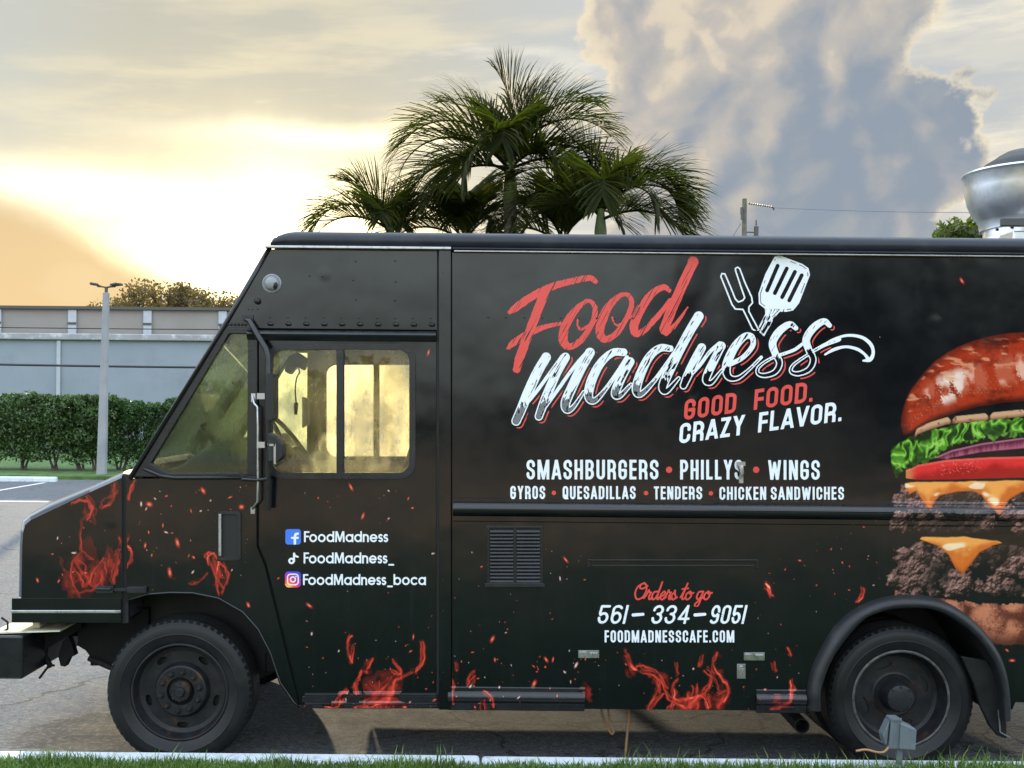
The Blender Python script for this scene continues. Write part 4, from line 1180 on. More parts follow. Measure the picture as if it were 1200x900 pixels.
mb = MB()
xa, xb = P(290, 393)[0], P(511, 393)[0]; zt = P(400, 387.5)[1]; zl = P(400, 399.5)[1]; hh = zt - zl
mb.extrude_x([(.012, zl), (-.004, zl), (-.012, zl + .15 * hh), (-.026, zl + .35 * hh), (-.03, zl + .6 * hh), (-.022, zl + .82 * hh), (-.008, zt), (.012, zt)], xa, xb)
mb.build('door_track', M['trim'], tr, smooth=True, auto=40)
mb = MB()                                                            # the ribbed kick strip at the door's foot
for a, b in ((813, 816), (823.5, 826.5)):
    mb.pbox(357, a, 513, b, -.002, .014)
mb.pbox(354, 816.4, 513, 823.1, .004, .0135); mb.pbox(354, 826.9, 513, 830.5, .003, .0135)
mb.build('kick_strip', M['trim'], dr, bevel=.002)
MB().plate(PP([(296, 384), (308, 384), (308, 640), (317, 662), (362, 828), (346, 828), (303, 664), (296, 642)]), [], .046, .06).build('seam_backing', M['black'], tr)  # black backing plates added behind the seams to stop light leaking through
MB().pbox(508, 292, 536, 829, .046, .06).build('seam_backing', M['black'], tr)
MB().pbox(255, 381, 518, 390, .046, .06).build('seam_backing', M['black'], tr)
# ---- belt rail and rocker rails along the box
def rail_prof(py0, pts, y_in=.0015):
    z = lambda py: P(567, py)[1]
    return [(y_in, z(py0))] + [(-d, z(py)) for py, d in pts] + [(y_in, z(pts[-1][0]))]
belt = [(583, 0.001), (584, .008), (587.5, .008), (588.5, .02), (590, .028), (592, .034), (596, .038), (600, .034), (602, .026), (603.5, .017), (604.5, .008), (610, .008), (611, .001)]
off = (567 - 530) * 0.0094
pr = [(-.0015 if False else .0, 0)]
prof = [(-d, P(567, py + off)[1]) for py, d in belt]
rivets(MB().extrude_x([(0.0012, prof[0][1])] + prof + [(0.0012, prof[-1][1])], P(531, 597)[0], XR), lambda a, b: a > 531 and 580 < b < 615, None).build('belt_rail', M['wrap'], tr, smooth=True, auto=28)
rock = [(804.5, .001), (805.5, .006), (809.5, .006), (811, .016), (814, .024), (817, .026), (820, .022), (823, .008), (826, .006), (831, .006), (832, .001)]
prof = [(-d, P(567, py + off)[1]) for py, d in rock]
for a, b in ((525, 685), (886, 944.5)):
    MB().extrude_x([(0.03, prof[0][1])] + prof + [(0.03, prof[-1][1])], P(a, 815)[0], P(b, 815)[0]).build('rocker_rail', M['trim'], tr, smooth=True, auto=28)
for px in (778, 844, 1050, 1238):                                   # lapped seams between the skin sheets
    mb = MB(); mb.pbox(px, 298.5 + (px - 567) * .009, px + 1.0, 583 + (px - 567) * .009, -.0007, .0)
    mb.build('sheet_seam', M['wrap'], tr)
# ---- hood
def hood_section(Y, up, ins):
    pts = [(142.5, 560), (136, 563), (105, 577), (60, 598), (36, 609.5), (29.5, 615), (27, 624), (26, 640), (25, 700), (21.5, 703), (20.5, 729), (142.5, 729)]
    out = []
    for i, (a, b) in enumerate(pts):
        dy = up if i < 5 else (up * .6 if i == 5 else 0); dx = -ins if 3 <= i <= 10 else 0
        if i == 4: dx = -ins * .5
        x_, z_ = P(a + dx, b - dy); out.append((x_, Y, z_))
    return out
secs = [hood_section(0.0, 0, 0), hood_section(.012, 3.2, 3), hood_section(.035, 6.0, 6), hood_section(.075, 7.6, 8), hood_section(.15, 8.2, 9), hood_section(WD / 2, 9, 10),
        hood_section(WD - .15, 8.2, 9), hood_section(WD - .075, 7.6, 8), hood_section(WD - .035, 6, 6), hood_section(WD - .012, 3.2, 3), hood_section(WD, 0, 0)]
n = len(secs[0]); mb = MB(); fs = []
for i in range(len(secs) - 1):
    fs += [(i * n + j, i * n + (j + 1) % n, (i + 1) * n + (j + 1) % n, (i + 1) * n + j) for j in range(n)]
fs += [tuple(range(n)), tuple(range((len(secs) - 1) * n, len(secs) * n))]
hood = mb.add([p for s_ in secs for p in s_], fs).build('hood', [M['wrap'], M['hoodtop']], tr, smooth=True, auto=24)
for f in hood.data.polygons:                                          # lighter colour on the top and nose, printed wrap on the sides
    if abs(f.normal.y) < .80 and f.normal.z > -.5: f.material_index = 1
MB().pbox(14, 701, 142.5, 729.5, -.006, .02).build('hood_lower_strip', M['wrap'], hood, bevel=.003)
MB().pbox(14, 714.6, 142.5, 718.2, -.016, -.004).build('hood_trim', M['steel'], hood, bevel=.004, seg=3)
x0_ = P(20, 700)[0]
for yy in (.35, WD - .35):
    MB().lathe([(.0, -.03), (.075, -.028), (.09, -.012), (.095, .03)], (P(15, 660)[0] - .0, yy, P(20, 655)[1]), 'X', 28).build('headlight', M['lampw'], hood, smooth=True)
gm = MB()
for i in range(9): gm.box((P(14, 650)[0] - .004, .62, .95 + i * .045), (P(20, 650)[0], WD - .62, .972 + i * .045))
gm.build('grille', M['steel'], hood)
mb = MB()                                                            # hood hold-down latch
mb.pbox(114, 686.5, 134, 694.5, -.022, .0); mb.pbox(134, 688.5, 150, 692.5, -.018, -.006); mb.pbox(150, 687, 173, 694, -.026, .0)
mb.tube([P3(112, 690, -.024), P3(130, 690.5, -.03)], .008, 6)
mb.build('hood_latch', M['plastic'], tr, bevel=.005)
# dark gap and body under the cowl
MB().pbox(141.5, 556, 149, 731, .02, .06).build('hood_seam', M['black'], tr)
# ---- windscreen, front cap, firewall
def slab(a, b, t, y0, y1, name, mat, par, bevel=0.0):
    """a board whose outer face runs from pixel a to pixel b, t metres thick, between depths y0 and y1"""
    A, B = Vector((*P(*a),)), Vector((*P(*b),))
    d = (B - A).normalized(); nrm = Vector((-d.y, d.x)); nrm = nrm if nrm.x > 0 else -nrm
    q = [A, B, B + nrm * t, A + nrm * t]
    return MB().plate([tuple(v) for v in q], [], y0, y1).build(name, mat, par, bevel=bevel)
slab((315, 291), (264, 384), .04, .031, WD - .031, 'front_cap', M['wrap'], tr)
slab((264, 384), (256, 399), .05, .046, WD - .046, 'windscreen_header', M['trim'], tr)
slab((165, 540), (152, 559), .05, .046, WD - .046, 'windscreen_sill', M['trim'], tr)
slab((256.5, 400), (165.5, 539), .05, WD / 2 - .03, WD / 2 + .03, 'windscreen_post', M['trim'], tr)
ws = slab((257, 401), (166.5, 538), .006, .05, WD / 2 - .031, 'windscreen_pane', M['gglass'], tr)
ws = slab((257, 401), (166.5, 538), .006, WD / 2 + .031, WD - .05, 'windscreen_pane', M['gglass'], tr)
xa, za = P(150, 561); xb, zb2 = P(303, 561)
mb = MB()
mb.box((P(143, 600)[0], .46, .62), (P(143, 600)[0] + .04, WD - .46, za)).box((P(143, 600)[0], .05, za - .04), (P(180, 600)[0], WD - .05, za - .002))
mb.build('firewall', M['dash'], tr)
zF = .80
MB().box((P(150, 600)[0], .66, zF - .05), (XR - .02, WD - .66, zF)).build('floor', M['chassis'], tr)
MB().box((P(519, 500)[0], .045, zF), (P(522, 500)[0], WD - .045, zB)).build('bulkhead', M['cabwall'], tr)
MB().box((P(330, 500)[0], .05, zB - .06), (P(519, 500)[0], WD - .05, zB - .002)).build('headliner', M['cabwall'], tr)
MB().box((XR - .03, .031, .35), (XR, WD - .031, zB)).build('rear_wall', M['wrap'], tr)
# ---- far side of the truck
f = lambda poly, holes, name, mat, a=WD - .03, b=WD: MB().plate(PP(poly), [PP(h) for h in holes], a, b).build(name, mat, tr)
f(main, [], 'side_panel', M['wrap']); f(upper, [], 'upper_cab_panel', M['wrap']); f(cowl, [], 'cowl_panel', M['wrap'])
f(qframe, [qg], 'quarter_window_frame', M['trim'])
f(qg, [], 'quarter_window', M['gglass'], WD - .016, WD - .012)
fd = f([(302, 385), (530, 387), (530, 829), (354, 829), (312, 662), (302, 640)], [win], 'sliding_door', M['wrap'])
MB().plate(PP(rrect(312, 402.5, 487, 561.5, 19, 8), 0), [PP(rrect(319.5, 410, 479.5, 554, 16, 8))], WD - .02, WD + .004).build('window_gasket', M['trim'], fd)
MB().plate(PP([(394, 409), (403, 409), (403, 555), (394, 555)]), [], WD - .035, WD - .004).build('window_divider', M['trim'], fd)
MB().plate(PP(rrect(316, 406, 484, 558, 6)), [], WD - .010, WD - .007).build('window_pane', glass_mat('far_glass', (.97, .96, .9), (.99, .94, .72), .85, 5), fd)
mb = MB()                                                            # lining boards inside the far door
mb.plate(PP([(303, 560), (518, 560), (518, 800), (355, 800)]), [], WD - .045, WD - .0305)
mb.plate(PP([(487, 385), (518, 385), (518, 560), (487, 560)]), [], WD - .045, WD - .0305)
mb.build('door_lining', M['cabwall'], fd)
# ---- cab interior
dashp = [(158, 600), (160, 560), (199, 548), (225, 530), (247, 517), (262, 516), (271, 529), (288, 540), (300, 556), (302, 640), (240, 660)]
MB().plate(PP(dashp, .0), [], .22, WD - .12).build('dashboard', M['dash'], tr, bevel=.012)
mb = MB()
c = P3(345, 524, .62); nrm = Vector((.80, 0, .60)); u = Vector((0, 1, 0)); v = nrm.cross(u)
ring = [c + u * .215 * math.cos(2 * math.pi * i / 40) + v * .215 * math.sin(2 * math.pi * i / 40) for i in range(41)]
mb.tube(ring, .014, 8, cap=False)
for a in (0, 2.1, 4.2):
    mb.tube([c - nrm * .05, c + u * .2 * math.cos(a) + v * .2 * math.sin(a)], [.02, .011], 6)
mb.tube([c - nrm * .02, c - nrm * .16, P3(300, 566, .62)], [.05, .035, .03], 10)
mb.build('steering_wheel', M['seat'], tr, smooth=True)
st = MB().plate(PP([(452, 598), (478, 512), (492, 470), (500, 452), (514, 455), (512, 500), (505, 600), (480, 622), (400, 624), (398, 604)]), [], .42, .90).build('driver_seat', M['seat'], tr, bevel=.03, seg=4)
MB().lathe([(.09, -.42), (.05, -.36), (.045, 0), (.10, .01)], P3(455, 622, .66), 'Z', 12).build('pedestal', M['chassis'], st)
mb = MB()                                                            # phone mount on the dash
mb.tube([P3(252, 520, .55), P3(245, 508, .52), P3(236, 497, .5)], .014, 8)
mb.tube([P3(236, 499, .5), P3(246, 494, .5)], .012, 8); mb.box(tuple(P3(240, 492, .47)), tuple(P3(249, 483, .51)))
mb.sphere(P3(247, 486, .5), .028, 10)
mb.build('phone_mount', M['plastic'], tr, smooth=True, auto=40)
dc = MB().plate(PP([(331, 416), (343, 411), (356, 420), (350, 433), (342, 428), (334, 438), (327, 434)]), [], .16, .24).build('dash_camera', M['plastic'], tr, bevel=.008)
mb = MB().tube([P3(a, b, .2) for a, b in spline([(348, 427), (351, 436), (348, 442), (346, 455), (347, 472)], 5)], .0042, 6)
mb.tube([P3(347, 472, .2), P3(346.5, 486, .2)], [.012, .009], 8)
mb.build('camera_cable', M['plastic'], dc, smooth=True)
MB().plate(PP([(337, 464), (344, 466), (345, 498), (337, 503)]), [], .5, .56).build('visor_card', M['lampw'], tr)
# ---- door furniture
gr = MB().tube([P3(296, 465, -.004), P3(298, 473, -.035), P3(302, 477, -.05), P3(302.3, 500, -.05), P3(302.3, 570, -.05), P3(302, 588, -.05), P3(298, 593, -.035), P3(296, 596, -.004)], .0068, 10)
gr.pbox(294.5, 461, 299.5, 471, -.006, .0); gr.pbox(294, 594, 299, 602, -.006, .0)
gr.build('grab_rail', M['steel'], tr, smooth=True, auto=40)
mb = MB()
path = [P3(288, 374, -.01), P3(293, 376, -.03), P3(303, 394, -.06), P3(312, 409, -.09), P3(314.5, 418, -.10), P3(314.5, 500, -.10), P3(314, 598, -.07)]
mb.tube(path, [.012, .016, .017, .017, .016, .015, .014], 10)
mb.tube([P3(314, 561, -.09), P3(302, 562.5, -.05), P3(284, 561.5, -.02)], .010, 8)
mb.pbox(281, 556, 290, 563, -.014, -.005); mb.pbox(284, 369.5, 297, 380, -.012, -.001)
sm = mb.build('mirror_arm', M['trim'], tr, smooth=True, auto=45)
MB().plate(PP(rrect(315.5, 438, 324, 492, 4), -.1), [], -.20, -.04).build('mirror', M['plastic'], sm, bevel=.006)
MB().plate(PP([(316, 506), (326, 510), (334, 520), (334, 534), (327, 541), (317, 541)], -.1), [], -.17, -.05).build('convex_mirror', M['plastic'], sm, bevel=.008)
mb = MB()
for y_ in (464.5, 520.5):
    mb.pbox(306, y_ - 3.4, 315, y_ + 3.4, -.118, -.104); mb.lathe([(0, -.012), (.010, -.010), (.012, 0)], P3(316, y_, -.112), 'Y', 12)
mb.pbox(327.5, 519, 330, 542, -.175, -.171); mb.pbox(322.5, 519, 329, 521.5, -.175, -.171)
mb.build('mirror_clamp', M['steel'], sm)
hd = MB().plate(PP(rrect(255.5, 599, 282.5, 656.5, 4)), [PP(rrect(259.5, 602.5, 279.5, 653, 3))], -.010, .0).build('door_handle', M['plastic'], tr, bevel=.003)
MB().plate(PP(rrect(259.5, 602.5, 279.5, 653, 3)), [], -.003, -.0008).build('handle_pocket', M['black'], hd)
MB().pbox(257, 602, 260.2, 651, -.020, -.0105).build('handle_edge', M['steel'], hd, bevel=.002)
lm = MB().lathe([(.052, -.001), (.052, -.008), (.046, -.012), (.041, -.010), (.039, -.014), (.034, -.026), (.020, -.034), (.0, -.036)], P3(318.8, 332.3, 0), 'Y', 32).build('marker_lamp', M['lampw'], tr, smooth=True, auto=50)
MB().sphere(P3(322.2, 334.0, -.024), .020, 14, (.75, .6, 1.05)).build('lamp_opening', M['black'], lm, smooth=True)
MB().lathe([(.018, 0), (.018, -.012), (.012, -.022), (0, -.024)], P3(302, 353, 0), 'Y', 16).build('door_stop', M['black'], tr, smooth=True)
# ---- box furniture
g_ = MB().plate(PP([(570.5, 616), (636, 616.6), (636, 686), (570.5, 685.4)]), [PP([(574, 619), (602, 619), (602, 682), (574, 682)]), PP([(605, 619), (633, 619), (633, 682), (605, 682)])], -.010, .0).build('vent_grille', M['trim'], tr, bevel=.002)
mb = MB()
for i in range(15):
    for a, b in ((574.3, 601.7), (605.3, 632.7)):
        (xa, za), (xb, zb_) = P(a, 620.5 + i * 4.15), P(b, 620.5 + i * 4.15)
        mb.add([(xa, -.0015, za), (xb, -.0015, zb_), (xb, -.011, zb_ - .013), (xa, -.011, za - .013), (xa, -.0015, za - .003), (xb, -.0015, zb_ - .003), (xb, -.011, zb_ - .016), (xa, -.011, za - .016)],
               [(0, 1, 2, 3), (4, 5, 6, 7), (0, 1, 5, 4), (1, 2, 6, 5), (2, 3, 7, 6), (3, 0, 4, 7)])
mb.build('louvre', M['trim'], g_)
MB().pbox(568, 683, 638, 687.5, -.016, -.0105).build('vent_sill', M['plastic'], g_, bevel=.002)
MB().pbox(573, 618, 634, 683, -.0014, -.0006).build('vent_backing', M['black'], g_)
mb = MB(); mb.pbox(689, 655.5, 888, 657.6, -.006, 0); mb.pbox(694, 662, 884, 664, -.004, 0); mb.pbox(688, 655, 691.5, 665, -.006, 0); mb.pbox(885, 656.6, 888.5, 666, -.006, 0)
mb.build('awning_channel', M['trim'], tr, bevel=.002)
def latch(x0, y0, x1, y1):
    mb = MB(); mb.pbox(x0, y0, x1, y1, -.004, .0)
    mb.pbox(x0 + 1, y0 + 1.5, x0 + 10, y1 - 1, -.012, -.004); mb.pbox(x0 + 13, y0 + 2, x1 - 1.5, y1 - 1.5, -.010, -.004)
    for i in range(3): mb.pbox(x0 + 14 + i * 3.2, y0 + 3, x0 + 15.6 + i * 3.2, y1 - 3, -.013, -.010)
    return mb.build('hinge', M['steel'], tr, bevel=.0015)
latch(677.5, 762, 702, 771); latch(871.5, 764.5, 896, 773.8)
mb = MB(); mb.pbox(863.5, 778, 873.5, 795, -.004, 0); mb.pbox(866, 783, 871, 791, -.012, -.004); mb.lathe([(0, -.012), (.008, -.011), (.010, -.004)], P3(868.5, 781.5, 0), 'Y', 10)
mb.build('lock', M['steel'], tr, bevel=.001)
mb = MB(); mb.pbox(863, 541, 873, 546, -.012, 0); mb.tube([P3(868, 546, -.014), P3(869.5, 555, -.022), P3(867.5, 560, -.018)], [.016, .012, .008], 8); mb.pbox(865.5, 558, 870.5, 566, -.012, 0); mb.pbox(867, 546, 870, 560, -.008, 0)
mb.build('flap_latch', M['steel'], tr, smooth=True, auto=40)
# ---- wheels
def wheel(px, py, y0, front):
    c = P3(px, py, y0); c.z = .398; r = .402
    wo_ = MB().lathe([(0, 0), (.02, 0)], c, 'Y', 6)
    t = bpy.data.objects.new('wheel', None); COL.objects.link(t); t.parent = tr; t.matrix_parent_inverse = ROOTINV[tr.name]; t.location = c; ROOTINV[t.name] = Matrix.Translation(c).inverted()
    prof = [(.262, .030), (.270, .012), (.290, -.002), (.318, -.010), (.322, -.0125), (.326, -.010), (.352, -.009), (.372, -.002), (.376, .002), (.384, .006), (.394, .022), (.400, .030)]
    tread = []
    for i in range(5):
        a = .034 + i * .036; tread += [(r, a), (r, a + .027), (r - .011, a + .029), (r - .011, a + .034)]
    prof = prof + tread + [(.400, .214), (.384, .232), (.350, .245), (.270, .232), (.262, .2)]
    tm = MB().lathe(prof, c, 'Y', 96)
    for k in range(60):                                              # shoulder lugs
        a = 2 * math.pi * k / 60; u = Vector((math.cos(a), 0, math.sin(a))); v = Vector((-math.sin(a), 0, math.cos(a)))
        b = c + u * .3835 + Vector((0, .008, 0)); 
        vs = [b - v * .009 + Vector((0, -.002, 0)), b + v * .009 + Vector((0, -.002, 0)), b + v * .009 + u * .013 + Vector((0, .008, 0)), b - v * .009 + u * .013 + Vector((0, .008, 0))]
        vs += [q + Vector((0, .012, 0)) - u * .004 for q in vs]
        tm.add(vs, [(0, 1, 2, 3), (0, 1, 5, 4), (1, 2, 6, 5), (2, 3, 7, 6), (3, 0, 4, 7)])
    tm.build('tyre', M['rubber'], t, smooth=True, auto=28)
    if front:
        rp = [(.268, .030), (.268, .014), (.262, .010), (.257, .014), (.252, .034), (.246, .060), (.238, .075), (.215, .082)]
        face_y, hole_r, nh, hw, hl, inner = .082, .196, 5, .017, .032, .150
    else:
        rp = [(.268, .030), (.268, .012), (.262, .008), (.256, .012), (.250, .035), (.243, .075), (.232, .105), (.214, .118)]
        face_y, hole_r, nh, hw, hl, inner = .118, .175, 4, .018, .045, .128
    rim = MB().lathe(rp, c, 'Y', 72)
    ring = lambda rr, nn=72: [(c.x + rr * math.cos(2 * math.pi * i / nn), c.z + rr * math.sin(2 * math.pi * i / nn)) for i in range(nn)]
    holes = []
    for k in range(nh):
        a0 = 2 * math.pi * k / nh + (.95 if front else .35)
        hp = []
        for i in range(18):
            b = 2 * math.pi * i / 18; rr = hole_r + hw * math.sin(b); aa = a0 + hl / hole_r * math.cos(b)
            hp.append((c.x + rr * math.cos(aa), c.z + rr * math.sin(aa)))
        holes.append(hp)
    rim.plate(ring(.216), holes + [ring(inner - .01, 48)], c.y + face_y, c.y + face_y + .010)
    if front:
        rim.lathe([(inner + .004, face_y + .001), (inner, face_y - .012), (.140, face_y - .040), (.132, face_y - .046), (.078, face_y - .046), (.074, face_y - .036), (.070, face_y - .02), (0, face_y - .02)], c, 'Y', 60)
        for k in range(10):
            a = 2 * math.pi * k / 10 + .2; q = c + Vector((math.cos(a) * .107, face_y - .046, math.sin(a) * .107))
            rim.lathe([(.0165, 0), (.0165, -.014), (.013, -.018), (.009, -.028), (0, -.029)], q, 'Y', 6)
    else:
        rim.lathe([(inner, face_y + .001), (.115, face_y - .004), (.100, face_y + .002), (0, face_y + .004)], c, 'Y', 60)
    rim.build('rim', M['rim'], t, smooth=True, auto=30)
    MB().lathe([(.2675, .0135), (.262, .0085), (.2565, .0115)] if front else [(.2705, .014), (.262, .006), (.2545, .012)], c, 'Y', 90).build('rim_edge', M['rimedge'] if not front else M['rim'], t, smooth=True)
    if front: hb = [(.064, .062), (.060, .030), (.052, .020), (.030, .018), (.026, .004), (.022, .0), (0, .0)]
    else: hb = [(.088, .122), (.080, .10), (.077, .03), (.072, .018), (.060, .014), (0, .012)]
    h_ = MB().lathe(hb, c, 'Y', 40)
    for k in range(8):
        a = 2 * math.pi * k / 8; h_.lathe([(.007, 0), (.006, -.006), (0, -.007)], c + Vector((math.cos(a) * (.05 if front else .064), .020 if front else .0165, math.sin(a) * (.05 if front else .064))), 'Y', 6)
    h_.build('hub', M['rim'] if front else M['plastic'], t, smooth=True, auto=35)
    MB().lathe([(0, .12), (.26, .12), (.262, .05)] if False else [(0, .128), (.24, .128)], c, 'Y', 40).build('brake_drum', M['black'], t)
    return t
wheel(209.5, 815, .05, True); wheel(1057, 822, .05, False)
def far_wheel(px, py, y0):
    c = P3(px, py, 0); c.y = y0; c.z = .398
    o = MB().lathe([(0, .1), (.2, .1), (.262, .04), (.29, -.005), (.35, -.008), (.40, .03), (.402, .21), (.35, .245), (.27, .235), (.2, .16), (0, .16)], c, 'Y', 48).build('inner_wheel', M['rubber'], tr, smooth=True, auto=35)
far_wheel(209.5, 815, WD - .30); far_wheel(1057, 822, WD - .30); far_wheel(1057, 822, WD - .56); far_wheel(1057, 822, .32)
# ---- wheel openings, flare, mud flap
def sweep(arc0, ys, name, mat, parent, **kw):
    mb = MB(); n = len(arc0)
    vs = []
    for pts, y in ys: vs += [P3(a, b, 0) + Vector((0, y, 0)) for a, b in pts]
    fs = [(k * n + i, k * n + i + 1, (k + 1) * n + i + 1, (k + 1) * n + i) for k in range(len(ys) - 1) for i in range(n - 1)]
    return mb.add(vs, fs).build(name, mat, parent, **kw)
fo = spline([(945, 830), (947, 800), (958, 768), (983, 729), (1017, 706), (1059, 697.5), (1104, 704), (1142, 729), (1169, 764), (1180, 802), (1182, 842)], 6)
fi = spline([(959, 830), (960, 803), (976, 764), (1006, 727), (1030, 715), (1056, 711), (1094, 714), (1132, 737), (1159, 772), (1170, 806), (1172, 842)], 6)
lp_ = lambda t: [((1 - t) * a[0] + t * b[0], (1 - t) * a[1] + t * b[1]) for a, b in zip(fo, fi)]
fl = sweep(fo, [(lp_(-.05), .0), (lp_(0), -.012), (lp_(.12), -.040), (lp_(.38), -.060), (lp_(.70), -.066), (lp_(.93), -.060), (lp_(1.0), -.048), (lp_(1.02), -.02), (lp_(1.0), .08)], 'fender_flare', M['plastic'], tr, smooth=True)
fin = lambda k: [(1057 + (a - 1057) * k, 812 + (b - 812) * k) for a, b in fi]
sweep(fi, [(fin(1.0), .0795), (fin(1.02), .35), (fin(1.02), .75)], 'wheel_well', M['black'], tr, smooth=True)
fa2 = spline(front_arch[:10] + [(146, 706), (143, 735)], 4)
sweep(fa2, [(fa2, .0305), ([(212 + (a - 212) * 1.03, 800 + (b - 800) * 1.03) for a, b in fa2], .3), ([(212 + (a - 212) * 1.03, 800 + (b - 800) * 1.03) for a, b in fa2], .60)], 'wheel_well', M['black'], tr, smooth=True)
MB().box((P(143, 700)[0], .40, .44), (P(345, 700)[0], .42, .90)).build('inner_skirt', M['black'], tr)
MB().box((P(945, 700)[0], .60, .44), (P(1190, 700)[0], .62, .90)).build('inner_skirt', M['black'], tr)
flp = [(1128, 770), (1158, 775), (1176, 800), (1182, 842), (1182, 867), (1172, 864), (1162, 852), (1150, 826), (1142, 800)]
MB().plate(PP(flp), [], .02, .055).build('mud_flap', M['rubber'], tr, bevel=.006)
MB().tube([P3(1170, 832, .015), P3(1172, 858, .012), P3(1184, 864.5, .01)], .005, 6).build('flap_rod', M['steel'], tr)
# ---- bumper and underside
bx0, bx1 = P(-14, 770)[0], P(28, 770)[0]; bz0, bz1 = P(10, 795)[1], P(10, 744)[1]
bp = MB().box((bx0, -.02, bz0), (bx1, WD + .02, bz1)).build('bumper', M['trim'], tr, bevel=.012, seg=3)
MB().add([(bx0 + .01, .0, bz1 + .004), (bx1 + .18, .04, bz1 + .012), (bx1 + .18, .36, bz1 + .012), (bx0 + .01, .36, bz1 + .004), (bx0 + .01, .0, bz1 + .0125), (bx1 + .18, .04, bz1 + .0205), (bx1 + .18, .36, bz1 + .0205), (bx0 + .01, .36, bz1 + .0125)],
         [(0, 1, 2, 3), (4, 5, 6, 7), (0, 1, 5, 4), (1, 2, 6, 5), (2, 3, 7, 6), (3, 0, 4, 7)]).build('bumper_step', M['cream'], bp)
MB().box((bx1 + .01, .09, bz1 + .0215), (bx1 + .05, .30, bz1 + .075)).build('step_bracket', M['cream'], bp, bevel=.004)
mb = MB().plate(PP([(28.5, 746), (74, 730), (74, 748), (28.5, 775)]), [], .28, .36)
mb.build('bumper_bracket', M['chassis'], bp)
mb = MB()
mb.tube([P3(2, 724, .1), P3(9, 729, .08), P3(9, 737, .06), P3(2, 741, .05)], .006, 6)
mb.build('loose_cable', M['chassis'], bp)
mb = MB()
mb.plate(PP([(66, 728), (152, 726), (152, 782), (122, 786), (104, 797), (80, 797), (80, 786), (74, 778), (64, 772)]), [], .35, 1.0)
mb.plate(PP([(50, 764), (57, 758), (62, 772), (65, 782), (58, 785), (53, 796), (47, 795), (44, 783)]), [], .30, .36)
mb.tube([P3(104, 771, .30), P3(132, 783, .28), P3(160, 792, .28)], .018, 8)
mb.tube([P3(56, 742, .33), P3(52, 768, .33), P3(60, 782, .33)], [.02, .018, .016], 8)
mb.tube([P3(46, 795, .33), P3(58, 779, .33), P3(64, 780, .33)], .008, 6)
mb.build('engine_pan', M['chassis'], tr, bevel=.006)
mb = MB()
for y_ in (.66, WD - .74): mb.box((P(30, 700)[0], y_, .58), (XR - .1, y_ + .08, .745))
mb.box((P(190, 800)[0], .2, .33), (P(228, 800)[0], WD - .2, .45)); mb.box((P(1035, 800)[0], .3, .32), (P(1079, 800)[0], WD - .3, .47))
mb.lathe([(0, -.17), (.10, -.16), (.17, 0), (.10, .16), (0, .17)], (P(1057, 800)[0], WD / 2, .40), 'Y', 20)
mb.tube([(P(420, 800)[0], WD / 2, .55), (P(1040, 800)[0], WD / 2, .42)], .045, 10)
mb.box((P(780, 800)[0], .55, .34), (P(925, 800)[0], 1.15, .60)); mb.box((P(350, 800)[0], 1.25, .36), (P(430, 800)[0], 1.7, .6))
for a in (170, 250): mb.box((P(a, 800)[0], .46, .5), (P(a + 6, 800)[0], .50, .78))
for i in range(4): mb.box((P(150, 800)[0], .44, .445 + i * .014), (P(275, 800)[0], .50, .456 + i * .014))
mb.build('chassis_frame', M['chassis'], tr)
tp_ = MB().lathe([(.036, .5), (.042, .10), (.042, 0), (.036, 0), (.036, .12), (0, .12)], P3(940, 851, .12), 'Y', 24)
tp_.box(tuple(P3(938, 842, .2)), tuple(P3(942, 828, .23))) if False else None
tp_.build('tailpipe', M['chassis'], tr, smooth=True, auto=40)
MB().box((P(939, 840)[0], .20, P(939, 842)[1]), (P(942, 840)[0], .22, .66)).build('pipe_hanger', M['chassis'], tr)
MB().tube([P3(296, 775, .3), P3(303, 790, .28), P3(311, 788, .28), P3(312, 765, .28)], .006, 6).build('cab_step', M['chassis'], tr)
# cords hanging under the box
def cord(label, pts, r):
    return tag(MB().tube([P3(*q) for q in spline(pts, 5)], r, 6).build('cord', M['tan'], smooth=True), label, 'cord', 'cords hanging under the truck')
cord('forked tan cord end hanging left under the truck\'s box', [(703, 818, .3), (706, 838, .3), (712, 852, .3), (717, 860, .28), (719, 856, .28), (715, 846, .3), (711, 818, .3)], .007)
cord('straight tan cord hanging from the truck down to the lot', [(737, 815, .3), (737, 840, .3), (735, 860, .28), (733, 884, .26)], .008)

# ---- roof fan
fy = 1.05; fc = P3(1212, 200, fy)
sc_f = (D + fy) / F
base = P3(1212, 275, fy)
fan = thing('roof_fan', 'round spun aluminium exhaust fan with black cap on the truck roof', 'exhaust fan', (fc.x, fy, zR + .03), world_children=True)
zf = lambda py: P(1212, py, fy)[1]
rr = lambda px: (1212 - px) * sc_f
bowl = [(rr(1153), zf(270)), (rr(1152), zf(262)), (rr(1150), zf(258)), (rr(1144), zf(250)), (rr(1139), zf(238)), (rr(1136), zf(222)), (rr(1135), zf(208)), (rr(1133), zf(205)), (rr(1133.5), zf(203)), (rr(1136), zf(203.5)), (rr(1140), zf(210)), (rr(1150), zf(245))]
MB().lathe([(r, z - fc.z) for r, z in bowl], fc, 'Z', 72).build('bowl', M['alu'], fan, smooth=True, auto=40)
MB().lathe([(rr(1157), zf(269.5) - fc.z), (rr(1157), zf(280) - fc.z), (rr(1150), zf(281) - fc.z), (rr(1149), zR - fc.z - .03)], fc, 'Z', 48).build('neck', M['alu'], fan, smooth=True, auto=40)
MB().box((fc.x - rr(1158), fy - .36, zR + .02), (fc.x + rr(1158), fy + .36, zf(280) - .004)).build('curb_box', M['alu'], fan, bevel=.01)
